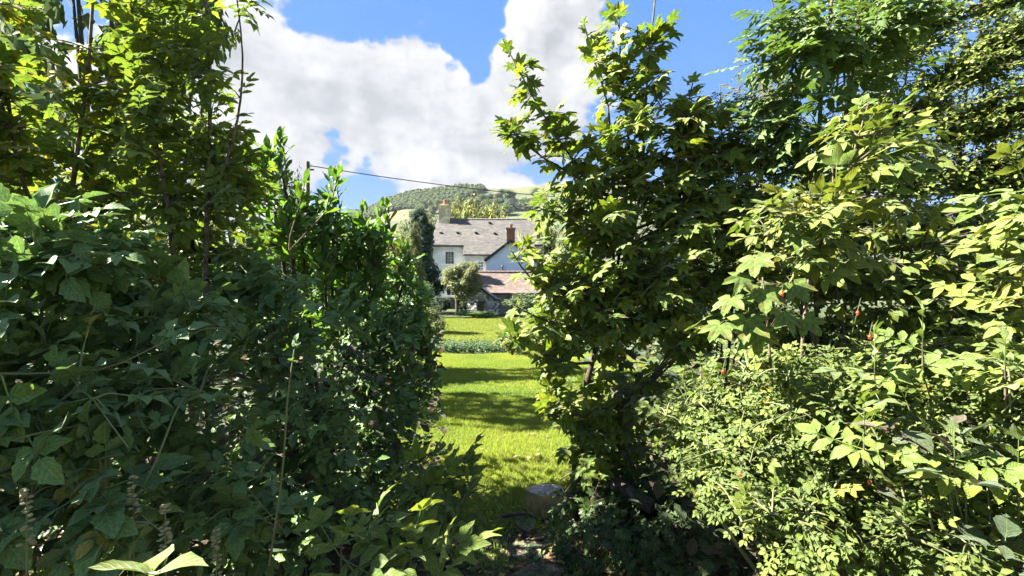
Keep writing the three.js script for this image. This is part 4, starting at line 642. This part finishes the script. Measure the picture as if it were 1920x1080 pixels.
{ // broad-leaved seedlings at the foot of the path
  const a = new Plant('elder_seedling', 'young elder with broad soft leaves at the edge of the path', 'seedling', g0(-0.38, -1.55), 'elder', 121, { size: [0.22, 0.30], stem: M.greenCane });
  for (const [x, y] of [[690, 1000], [770, 1005], [640, 1010], [820, 1050], [730, 1070]]) { a.stem([g0(-0.38, -1.55), P(lerp(760, x, 0.4), 1150, 1.5), P(x, y + 30, 1.42)], 0.006, 0.003); a.shoot([P(x, y + 55, 1.43), P(x, y + 20, 1.42), P(x + 5, y, 1.4)], { opp: true, gap: 0.05, from: 0.3, out: 0.95, fwd: 0.3, droop: 0.15, size: [0.17, 0.25] }); }
  const b = new Plant('elder_seedling', 'leafy elder shoot arching out over the lawn edge', 'seedling', g0(-0.42, -2.5), 'elder', 122, { size: [0.17, 0.24], stem: M.greenCane });
  b.stem([g0(-0.42, -2.5), P(850, 1010, 2.4), P(880, 920, 2.3), P(905, 890, 2.3)], 0.007, 0.003); b.stem([g0(-0.42, -2.5), P(800, 980, 2.4), P(790, 900, 2.3)], 0.006, 0.003);
  b.fill([[860, 900, 2.35, 60, 40, 0.2], [800, 930, 2.4, 70, 50, 0.2], [880, 960, 2.3, 40, 40, 0.15]], 18, { opp: true, gap: 0.09, leafy: 0.22, droop: 0.1 });
  const c = new Plant('dogwood_seedling', 'pale sunlit pair of broad leaves on a seedling among the brambles', 'seedling', g0(-0.75, -1.05), 'hazel', 123, { size: [0.1, 0.13], stem: M.greenCane });
  c.stem([g0(-0.75, -1.05), P(290, 1200, 0.98), P(285, 1075, 0.95)], 0.005, 0.003);
  for (const [dx, dy, dz, s] of [[0.9, 0.35, 0.1, 0.13], [-0.7, 0.35, 0.3, 0.11], [0.2, 0.2, 0.8, 0.1], [-0.3, 0.1, -0.8, 0.1]]) c.leaf(P(285, 1075, 0.95), V(dx, dy, dz), s, 1.2, 1);
  M.straw = new THREE.MeshStandardMaterial({ name: 'dry seed pods', color: rgb(0.21, 0.19, 0.085), roughness: 0.9 });
  for (const [px, py, d, h] of [[250, 870, 1.25, 0.55], [405, 975, 1.35, 0.5], [50, 890, 1.1, 0.5], [310, 925, 1.2, 0.4]]) {
    const tip = P(px, py, d), x = tip.x, z = -d, t = thing('seed_spike', 'thin upright dried seed spike among the bramble leaves', 'weed', g0(x, z), 'dried seed spikes'), r = rng(px), hh = tip.y - H(x, z); part('stem', new GB().tube(curve([V(0, 0, 0), V(0.01, hh * 0.5, 0.01), V(0, hh, 0)], 8), 0.0028, 0.0015, 5).geo(), M.greenCane, t);
    const s = new GB(), ball = new THREE.IcosahedronGeometry(0.0055, 0); for (let k = 0; k < 34; k++) { const y = hh - 0.14 * Math.pow(r(), 1.2), a = k * 2.4, q = 0.006 + 0.006 * (hh - y) / 0.14; s.add(ball, M4(V(Math.cos(a) * q, y, Math.sin(a) * q), yaw(a), V(1, 0.7, 1.3))); } part('seed_pods', s.geo(), M.straw, t, 'stuff');
  }
}
// ───────────── right of the path ─────────────
{
  const base = g0(0.42, -2.95), p = new Plant('sycamore_bush', 'large sycamore bush with lobed leaves and bare arching branch tips against the sky', 'tree', base, 'sycamore', 131, { size: [0.068, 0.105], petiole: 0.55, rare: true });
  const fork = P(1150, 560, 2.75), top = P(1190, 430, 2.7);
  p.stem([base, P(1078, 900, 2.9), P(1085, 800, 2.88), P(1110, 680, 2.8), fork], 0.024, 0.015, { name: 'trunk' });
  const B = (pts, r0 = 0.010, o = {}) => { p.stem(pts.map((q) => (Array.isArray(q) ? P(q[0], q[1], q[2]) : q)), r0, 0.003, { name: 'branch', ...o }); const c = pts.slice(-3).map((q) => (Array.isArray(q) ? P(...q) : q)); p.shoot(c, { opp: true, gap: 0.085, from: 0.15, droop: 0.25, r0: 0.002, size: [0.06, 0.085] }); };
  p.stem([fork, top, P(1205, 300, 2.65), P(1215, 130, 2.6), P(1235, -60, 2.55)], 0.012, 0.004, { name: 'branch', mat: M.paleStem });
  B([top, [1140, 370, 2.65], [1075, 300, 2.55], [1010, 200, 2.5], [955, 98, 2.5]]);
  B([top, [1150, 375, 2.65], [1080, 330, 2.55], [1010, 290, 2.5], [942, 228, 2.45]]);
  B([fork, [1150, 380, 2.75], [1140, 200, 2.7], [1110, 100, 2.7], [1095, 45, 2.7]]);
  B([fork, [1180, 300, 2.75], [1165, 130, 2.7], [1160, 20, 2.7]]);
  B([top, [1250, 400, 2.6], [1275, 270, 2.55], [1300, 150, 2.55]]);
  B([fork, [1100, 590, 2.6], [1040, 560, 2.5], [985, 510, 2.45], [958, 468, 2.4]]);
  B([fork, [1090, 620, 2.6], [1020, 600, 2.5], [960, 570, 2.45]]);
  B([P(1110, 680, 2.8), [1060, 680, 2.6], [1000, 655, 2.5], [945, 630, 2.5]]);
  B([top, [1120, 440, 2.55], [1060, 410, 2.5], [1000, 385, 2.5]]);
  B([P(1085, 800, 2.88), [1060, 790, 2.7], [1030, 770, 2.6]]); B([P(1085, 800, 2.88), [1150, 760, 2.7], [1200, 740, 2.6]]);
  p.fill([[1130, 420, 2.65, 120, 130, 0.35], [1090, 330, 2.6, 70, 60, 0.3], [1170, 240, 2.65, 70, 110, 0.25], [1250, 330, 2.65, 90, 110, 0.3], [1080, 560, 2.6, 100, 90, 0.35], [1040, 630, 2.6, 80, 50, 0.3], [1180, 560, 2.6, 110, 110, 0.35], [1280, 590, 2.5, 90, 80, 0.3], [1290, 470, 2.6, 80, 90, 0.3], [1340, 360, 2.65, 70, 70, 0.25], [1370, 560, 2.5, 80, 80, 0.25], [1290, 250, 2.6, 60, 80, 0.2], [1220, 180, 2.6, 60, 90, 0.2], [1060, 250, 2.6, 50, 60, 0.2], [1345, 290, 2.7, 80, 90, 0.25], [1400, 430, 2.6, 90, 100, 0.25], [1040, 450, 2.55, 50, 110, 0.2]], 420, { opp: true, gap: 0.08, leafy: 0.26, droop: 0.3 });
  p.fill([[1090, 730, 2.75, 80, 80, 0.3], [1130, 850, 2.8, 75, 80, 0.3], [1180, 740, 2.7, 80, 90, 0.3]], 85, { opp: true, gap: 0.08, leafy: 0.26, droop: 0.4 });
  p.fill([[1160, 90, 2.65, 60, 80, 0.2], [985, 160, 2.5, 40, 60, 0.12], [975, 250, 2.5, 45, 40, 0.12], [1240, 60, 2.6, 40, 50, 0.15]], 26, { opp: true, gap: 0.08, leafy: 0.2, droop: 0.3 });
}
{
  const p = new Plant('ivy_clump', 'dark ivy climbing over the foot of the sycamore trunk', 'ivy', g0(0.5, -2.8), 'ivy', 133, { size: [0.03, 0.05], petiole: 0.5, minPx: 12 });
  for (const [x, y] of [[1050, 900], [1100, 960], [1180, 980], [1240, 960], [1060, 1040]]) p.stem([g0(0.5, -2.8), P(lerp(1110, x, 0.6), lerp(1020, y, 0.5), 2.75), P(x, y, 2.65)], 0.005, 0.002);
  p.fill([[1070, 990, 2.7, 50, 70, 0.2], [1150, 1000, 2.55, 90, 80, 0.3], [1260, 1030, 2.3, 110, 70, 0.3], [1190, 900, 2.75, 90, 70, 0.3]], 260, { gap: 0.035, leafy: 0.3, droop: 0.4 });
  const l = thing('fallen_log', 'short mossy fallen log under the sycamore', 'log', P(1180, 925, 2.6)); part('wood', new GB().tube(curve([P(1140, 895, 2.75), P(1180, 925, 2.6), P(1225, 950, 2.5)], 8).map((q) => q.sub(P(1180, 925, 2.6))), 0.045, 0.04, 12).geo(), M.bark, l);
}
{
  const p = new Plant('hawthorn_hedge', 'tall dense hedge of tiny glossy leaves behind the rose', 'hedge', g0(2.4, -3.0), 'hawthorn', 134, { size: [0.028, 0.045], minPx: 10 });
  for (let k = 0; k < 9; k++) { const x = 1500 + k * 64 + 30 * Math.sin(k * 3.1); p.stem([g0(1.8 + k * 0.17, -3.3), P(x - 50 * Math.sin(k), 620, 3.05), P(x + 50 * Math.sin(k * 2), 300, 3.0), P(x - 60 * Math.cos(k * 3), -40 - (k % 4) * 50, 3.0)], 0.014, 0.003); }
  p.fill([[1640, 260, 3.0, 130, 260, 0.3], [1800, 200, 2.9, 200, 320, 0.35], [1980, 300, 2.7, 200, 420, 0.35], [1700, 500, 2.9, 220, 160, 0.35], [1560, 420, 3.0, 110, 170, 0.3], [1800, 640, 2.8, 250, 160, 0.35], [1500, 600, 2.9, 120, 140, 0.3], [1620, 60, 2.95, 110, 120, 0.25]], 5600, { gap: 0.018, leafy: 0.3, droop: 0.2, out: 0.9, shell: 0.36 });
}
{
  const p = new Plant('ash_sapling', 'tall ash sapling with drooping dark compound leaves against the sky', 'sapling', g0(1.75, -2.6), 'ash', 135, { size: [0.19, 0.27], stem: M.paleStem });
  p.stem([g0(1.75, -2.6), P(1530, 600, 2.5), P(1535, 250, 2.4), P(1548, 100, 2.4), P(1570, -80, 2.4)], 0.013, 0.007);
  p.stem([P(1530, 500, 2.5), P(1590, 200, 2.45), P(1620, -80, 2.4)], 0.01, 0.005);
  p.fill([[1500, 40, 2.35, 75, 50, 0.2], [1600, 60, 2.35, 90, 70, 0.25], [1600, 140, 2.3, 80, 40, 0.2], [1470, 250, 2.4, 70, 60, 0.2], [1660, 20, 2.4, 70, 60, 0.2], [1450, 130, 2.35, 60, 70, 0.2], [1560, 250, 2.35, 90, 60, 0.2]], 62, { opp: true, gap: 0.1, leafy: 0.2, droop: 0.75 });
}
{
  const p = new Plant('buckthorn_bush', 'thin shrub of small leaves with yellowing tips beside the sycamore', 'shrub', g0(1.25, -2.9), 'rose', 136, { size: [0.06, 0.09], stem: M.twig, minPx: 12 });
  for (const [x, y] of [[1385, 90], [1350, 160], [1410, 190], [1440, 130], [1330, 240], [1380, 260]]) p.stem([g0(1.25, -2.9), P(lerp(1360, x, 0.5), 600, 2.8), P(lerp(1380, x, 0.8), 350, 2.75), P(x, y, 2.7)], 0.008, 0.002);
  p.fill([[1390, 230, 2.7, 80, 90, 0.25], [1420, 360, 2.75, 110, 110, 0.3], [1350, 470, 2.75, 90, 100, 0.3], [1460, 180, 2.7, 50, 80, 0.2], [1420, 540, 2.6, 110, 90, 0.3]], 480, { gap: 0.04, leafy: 0.3, droop: 0.2 });
}
{
  const p = new Plant('hazel_bush', 'leafy hazel bush between the wild rose and the tall hedge', 'shrub', g0(1.7, -2.35), 'hazel', 145, { size: [0.055, 0.095], minPx: 14 });
  for (const [a, b] of [[1440, 440], [1540, 400], [1640, 440], [1740, 420], [1850, 460], [1930, 500]]) p.stem([g0(1.7, -2.35), P(lerp(1640, a, 0.5), 690, 2.3), P(a, b, 2.2)], 0.012, 0.004);
  p.fill([[1470, 480, 2.35, 110, 100, 0.25], [1660, 510, 2.25, 150, 110, 0.25], [1840, 540, 2.15, 130, 140, 0.25], [1760, 420, 2.3, 110, 60, 0.2]], 330, { gap: 0.05, leafy: 0.35, droop: 0.45 });
}
{
  const p = new Plant('pale_elder', 'sunlit young elder with pale lime leaves standing before the hedge', 'sapling', g0(1.2, -1.95), 'pale elder', 137, { size: [0.15, 0.22], stem: M.paleStem });
  p.stem([g0(1.2, -1.95), P(1500, 700, 1.9), P(1525, 500, 1.85), P(1580, 350, 1.8), P(1628, 195, 1.8)], 0.009, 0.003);
  p.stem([P(1500, 700, 1.9), P(1520, 500, 1.9), P(1560, 380, 1.85), P(1560, 300, 1.85)], 0.007, 0.003);
  p.fill([[1620, 230, 1.8, 70, 70, 0.12], [1500, 380, 1.8, 90, 40, 0.15], [1470, 420, 1.75, 70, 60, 0.15], [1660, 280, 1.8, 70, 35, 0.12], [1560, 470, 1.8, 50, 50, 0.15], [1660, 410, 1.8, 70, 40, 0.12]], 27, { opp: true, gap: 0.085, leafy: 0.16, droop: 0.35 });
}
{
  const p = new Plant('sycamore_seedling', 'sycamore seedling with large pale flat star-shaped leaves', 'seedling', g0(1.0, -1.75), 'sycamore', 138, { size: [0.06, 0.085], petiole: 0.55, stem: M.paleStem, face: 1.3 });
  p.stem([g0(1.0, -1.75), P(1450, 800, 1.75), P(1440, 620, 1.7), P(1430, 520, 1.7)], 0.007, 0.003);
  for (const [x, y, s] of [[1415, 485, 0.075], [1430, 545, 0.085], [1490, 535, 0.065], [1400, 600, 0.09], [1470, 590, 0.075], [1370, 560, 0.07], [1420, 625, 0.08], [1510, 600, 0.06], [1350, 610, 0.07], [1390, 520, 0.06]]) { const a = P(x, y, 1.62); p.tw.tube([p.loc(P(1440, 620, 1.7)), p.loc(a)], 0.0015, 0.001, 4); p.leaf(a, V((x - 1440) * 0.008 - 0.15, -0.75, 0.65), s * 1.25, 1.3, 4); }
}
{
  const p = new Plant('rose_bush', 'wild rose bush with small sunlit leaflets and red hips', 'shrub', g0(1.2, -1.75), 'rose', 141, { size: [0.07, 0.105], stem: M.greenCane, twig: M.greenCane, rare: true, minPx: 10 }), r = p.r;
  const blobs = [[1330, 790, 1.95, 110, 110, 0.25], [1450, 720, 1.8, 120, 80, 0.25], [1440, 880, 1.7, 170, 130, 0.25], [1600, 800, 1.65, 170, 130, 0.3], [1560, 990, 1.5, 200, 110, 0.25], [1780, 860, 1.5, 170, 160, 0.3], [1800, 1030, 1.35, 180, 90, 0.25], [1700, 680, 1.75, 170, 80, 0.25], [1960, 800, 1.4, 120, 260, 0.3]];
  for (const [px, py, d, rx, ry] of blobs) for (let k = 0; k < 3; k++) p.stem([g0(1.2 + (r() - 0.5) * 0.4, -1.75), P(px + (r() - 0.5) * rx, py + ry * 0.8, d + 0.1), P(px + (r() - 0.5) * rx * 1.4, py - ry * 0.4, d), P(px + (r() - 0.5) * rx * 2, py - ry * 0.1, d - 0.1)], 0.006, 0.002, { name: 'cane' });
  p.fill(blobs, 1050, { gap: 0.038, leafy: 0.3, droop: 0.12, shell: 0.33, arch: 1.3 });
  const hip = new THREE.LatheGeometry([[0, 0], [0.005, 0.001], [0.0085, 0.007], [0.0085, 0.013], [0.005, 0.019], [0.003, 0.021], [0.0035, 0.025], [0, 0.025]].map(([a, b]) => new THREE.Vector2(a, b)), 12), hm = new THREE.MeshPhysicalMaterial({ name: 'rose hip', color: rgb(0.55, 0.03, 0.012), roughness: 0.35, clearcoat: 0.5 });
  for (const [x, y, d] of [[1608, 583, 1.5], [1388, 885, 1.5], [1355, 693, 1.6], [1630, 628, 1.5], [1465, 548, 1.55], [1515, 371, 1.7], [1630, 900, 1.4]]) { const o = part('rose_hip', hip, hm, p.t); o.position.copy(p.loc(P(x, y, d))); o.rotation.set(2.8, 0, r() - 0.5); o.scale.setScalar(0.62); p.tw.tube([p.loc(P(x, y, d)), p.loc(P(x + 6, y - 24, d + 0.03)), p.loc(P(x - 10, y + 40, d + 0.14))], 0.0012, 0.001, 4); }
}
{
  const p = new Plant('elder_bush', 'bright elder with broad spreading leaflets in front of the rose', 'shrub', g0(1.15, -1.3), 'elder', 143, { size: [0.18, 0.26], stem: M.greenCane });
  for (const [x, y, d] of [[1640, 690, 1.45], [1730, 640, 1.45], [1620, 800, 1.35], [1790, 850, 1.25], [1885, 680, 1.35], [1910, 870, 1.2]]) { p.stem([g0(1.15, -1.3), P(lerp(1740, x, 0.3), 1180, d + 0.25), P(lerp(1740, x, 0.75) + 30, y + 190, d + 0.16), P(x, y + 60, d)], 0.0045, 0.0022); p.shoot([P(x, y + 70, d), P(x, y + 30, d), P(x, y, d - 0.02)], { opp: true, gap: 0.055, from: 0.35, out: 0.95, fwd: 0.3, droop: 0.5, size: [0.15, 0.22] }); }
  const q = new Plant('elder_bush', 'elder branch with light yellow-green leaves reaching in above the rose', 'shrub', g0(1.75, -1.3), 'pale elder', 144, { size: [0.15, 0.2], stem: M.greenCane });
  q.stem([g0(1.75, -1.3), P(1990, 700, 1.35), P(1960, 500, 1.4), P(1930, 360, 1.4)], 0.008, 0.003); q.fill([[1915, 380, 1.4, 40, 90, 0.1], [1920, 520, 1.4, 40, 60, 0.1]], 12, { opp: true, gap: 0.08, leafy: 0.14 });
}
// the tree whose outer boughs show above the saplings, and the brushwood that closes the hedges
bush('ash_tree', 'tall tree with fine foliage rising behind the saplings', 'tree', -20, 690, 9.5, 270, 800, crownGeo(91, 5000, 0.03, { lumps: 50, spread: 0.8, lump: 0.22 }), crownMats[3]);
for (const [x, d, h, lab] of [[-5.6, 6.4, 10, 'airy tall birch tree behind the sapling thicket beside the lawn'], [-7.0, 9.4, 12, 'airy tall birch tree further along the lawn']]) bush('birch_tree', lab, 'tree', 960 + x / d * F, 700, d, 2.9 / d * F, h / d * F, crownGeo(95 + d, d < 7 ? 800 : 1000, 0.075, { lumps: 22, spread: 0.8, lump: 0.26 }), crownMats[0], { stack: true });
bush('thorn_tree', 'small fine-leaved thorn tree beside the telegraph pole', 'tree', 545, 640, 16, 80, 365, crownGeo(92, 2600, 0.03, { lumps: 40, spread: 0.8, lump: 0.2 }), crownMats[2]);
{ // nettle bed at the far edge of the lawn
  const r = rng(151), list = [];
  for (let k = 0; k < 5200; k++) { const x = -4 + 7.5 * r(), d = 12.6 + 1.7 * r(), h = 0.28 * (0.4 + 0.6 * r()); const q = new THREE.Quaternion().setFromEuler(new THREE.Euler((r() - 0.5) * 0.9, r() * 6.28, (r() - 0.5) * 0.9)), t = SPECIES.nettle.tints[Math.floor(r() * 3)]; list.push({ m: M4(V(x, H(x, -d) + h * (0.3 + 0.9 * r()), -d), q, 0.07 + 0.06 * r()), c: rgb(...t) }); }
  const b = scatter('nettle_bed', LEAF.ovate[0], SPECIES.nettle.mass, list, null, { label: 'dark green nettle bed along the far edge of the lawn', category: 'ground cover' });
  const under = [], r2 = rng(152);
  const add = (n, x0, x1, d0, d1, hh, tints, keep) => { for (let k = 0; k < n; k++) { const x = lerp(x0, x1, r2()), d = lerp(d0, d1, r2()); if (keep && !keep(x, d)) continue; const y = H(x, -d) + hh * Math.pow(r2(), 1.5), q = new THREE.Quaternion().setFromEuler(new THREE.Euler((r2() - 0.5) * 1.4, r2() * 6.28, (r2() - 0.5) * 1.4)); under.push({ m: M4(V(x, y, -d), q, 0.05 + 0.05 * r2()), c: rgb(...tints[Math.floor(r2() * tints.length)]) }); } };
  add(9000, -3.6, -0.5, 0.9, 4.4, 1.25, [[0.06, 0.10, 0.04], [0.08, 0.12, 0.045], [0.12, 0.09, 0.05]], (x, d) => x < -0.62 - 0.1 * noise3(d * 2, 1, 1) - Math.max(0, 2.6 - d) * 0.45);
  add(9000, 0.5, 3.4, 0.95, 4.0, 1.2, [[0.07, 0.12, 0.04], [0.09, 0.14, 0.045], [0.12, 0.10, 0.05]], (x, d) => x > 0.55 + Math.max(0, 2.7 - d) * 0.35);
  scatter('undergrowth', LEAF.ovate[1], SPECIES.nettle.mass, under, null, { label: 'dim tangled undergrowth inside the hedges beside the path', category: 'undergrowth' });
}
// ───────────── path stones, litter ─────────────
M.slab = new THREE.MeshStandardMaterial({ name: 'grey slate slab', color: rgb(0.62, 0.68, 0.70), map: rep(soilTex, 1.3), bumpMap: rep(bumpNoise, 3), bumpScale: 0.008, roughness: 0.85 });
M.block = new THREE.MeshStandardMaterial({ name: 'pale stone block', color: rgb(0.50, 0.43, 0.40), map: rep(grainTex, 1.7), bumpMap: rep(bumpNoise, 3), bumpScale: 0.008, roughness: 0.9 });
function rock(seed, w, h, d) { const r = rng(seed), s = new THREE.Shape(), n = 9, pts = []; for (let k = 0; k < n; k++) { const a = k / n * 6.28 + (r() - 0.5) * 0.35, q = 0.78 + 0.3 * r(); pts.push(new THREE.Vector2(Math.cos(a) * w * 0.5 * q, Math.sin(a) * d * 0.5 * q)); } s.setFromPoints(pts); const g = new THREE.ExtrudeGeometry(s, { depth: h, bevelEnabled: true, bevelSize: h * 0.18, bevelThickness: h * 0.16, bevelSegments: 2, curveSegments: 1 }); g.rotateX(-Math.PI / 2); return g; }
for (const [px, py, w, h, d, tilt, lab, mat] of [[985, 1035, 0.15, 0.035, 0.2, 0.12, 'leaning grey slate slab set in the bare soil of the path', 'slab'], [985, 986, 0.20, 0.05, 0.12, -0.1, 'long grey stone edging the path step', 'slab'], [938, 986, 0.08, 0.04, 0.07, 0.2, 'small pale stone beside the long path stone', 'slab'], [1015, 1082, 0.26, 0.04, 0.14, 0.04, 'flat grey slab at the near end of the path', 'slab'], [1003, 1052, 0.10, 0.025, 0.05, 0.3, 'thin splinter of slate beside the leaning slab', 'slab']]) {
  const dd = EYE * F / (py - 540), x = (px - 960) / F * dd, o = thing('path_stone', lab, 'stone', V(x, H(x, -dd) + 0.002, -dd)); part('stone', rock(px, w * 1.25, h * 0.5, d * 1.2), M[mat], o); o.rotation.set(tilt, px, tilt * 0.5);
}
{ const d = 3.55, x = (1024 - 960) / F * d, o = thing('stone_block', 'pale pinkish stone block at the corner of the lawn', 'stone', V(x, H(x, -d), -d)); part('stone', rock(3, 0.32, 0.05, 0.24), M.block, o); o.rotation.y = 0.2; }
{ const d = 3.15, x = (975 - 960) / F * d, o = thing('fallen_branch', 'curved dead branch lying across the path step', 'branch', V(x, H(x, -d), -d)); part('wood', new GB().tube(curve([V(-0.16, 0.02, 0), V(-0.06, 0.05, 0.02), V(0.05, 0.045, 0), V(0.14, 0.015, 0.02), V(0.3, 0.05, -0.04)], 16), 0.016, 0.009, 8).geo(), M.bark, o); }
{
  const r = rng(161), list = [], dry = [];
  for (let k = 0; k < 1500; k++) { const x = -0.9 + 1.9 * r(), d = 1.6 + 2.0 * r(); const q = new THREE.Quaternion().setFromEuler(new THREE.Euler((r() - 0.5) * 0.7, r() * 6.28, (r() - 0.5) * 0.7)), t = [[0.20, 0.13, 0.07], [0.14, 0.09, 0.05], [0.28, 0.22, 0.12], [0.34, 0.28, 0.06], [0.10, 0.15, 0.05]][Math.floor(r() * 5)]; list.push({ m: M4(V(x, H(x, -d) + 0.012 + 0.012 * r(), -d), q, 0.02 + 0.035 * r()), c: rgb(...t) }); }
  for (let k = 0; k < 45; k++) { const x = -0.6 + 2 * r(), d = 3.5 + 6 * r(); list.push({ m: M4(V(x, H(x, -d) + 0.045, -d), new THREE.Quaternion().setFromEuler(new THREE.Euler((r() - 0.5) * 0.7, r() * 6.28, (r() - 0.5) * 0.7)), 0.04 + 0.03 * r()), c: rgb(0.17, 0.14, 0.06) }); }
  scatter('leaf_litter', LEAF.ovate[0], leafMat('dry leaf', rgb(1, 1, 1), { transmission: 0.1, clearcoat: 0 }), list, null, { label: 'fallen brown leaves scattered over the path and lawn edge', category: 'leaf litter' });
  for (let k = 0; k < 120; k++) { const a = r() * 6.28, q = Math.sqrt(r()), x = 0.27 + Math.cos(a) * q * 0.17, d = 3.33 + Math.sin(a) * q * 0.14; dry.push({ m: M4(V(x, H(x, -d), -d), yaw(r() * 6.28), V(1, 0.8 + 0.8 * r(), 1)), c: rgb(0.42, 0.32, 0.16) }); }
  scatter('dry_grass', bladeTuft(9, 9, 0.07, 0.05, 0.002), M.blade, dry, null, { label: 'dry straw-coloured grass in front of the stone block', category: 'grass' });
  const tufts = []; for (let k = 0; k < 800; k++) { const x = -0.8 + 1.5 * r(), d = 2.3 + 1.3 * r(); if (noise3(x * 4, 2, d * 4) < 0.05 || (x > -0.05 && x < 0.28 && d < 3.25)) continue; const y = r(); tufts.push({ m: M4(V(x, H(x, -d) + 0.004, -d), yaw(r() * 6.28), 0.8 + 0.7 * r()), c: rgb(lerp(0.12, 0.2, y), lerp(0.19, 0.26, y), 0.05) }); }
  scatter('path_grass', bladeTuft(11, 9, 0.06, 0.045, 0.0022), M.blade, tufts, null, { label: 'sparse grass tufts growing on the bare path', category: 'grass' });
}
finishPlants();
scene.fog = new THREE.FogExp2(rgb(0.75, 0.84, 0.95), 0.00006);
renderer.render(scene, camera);
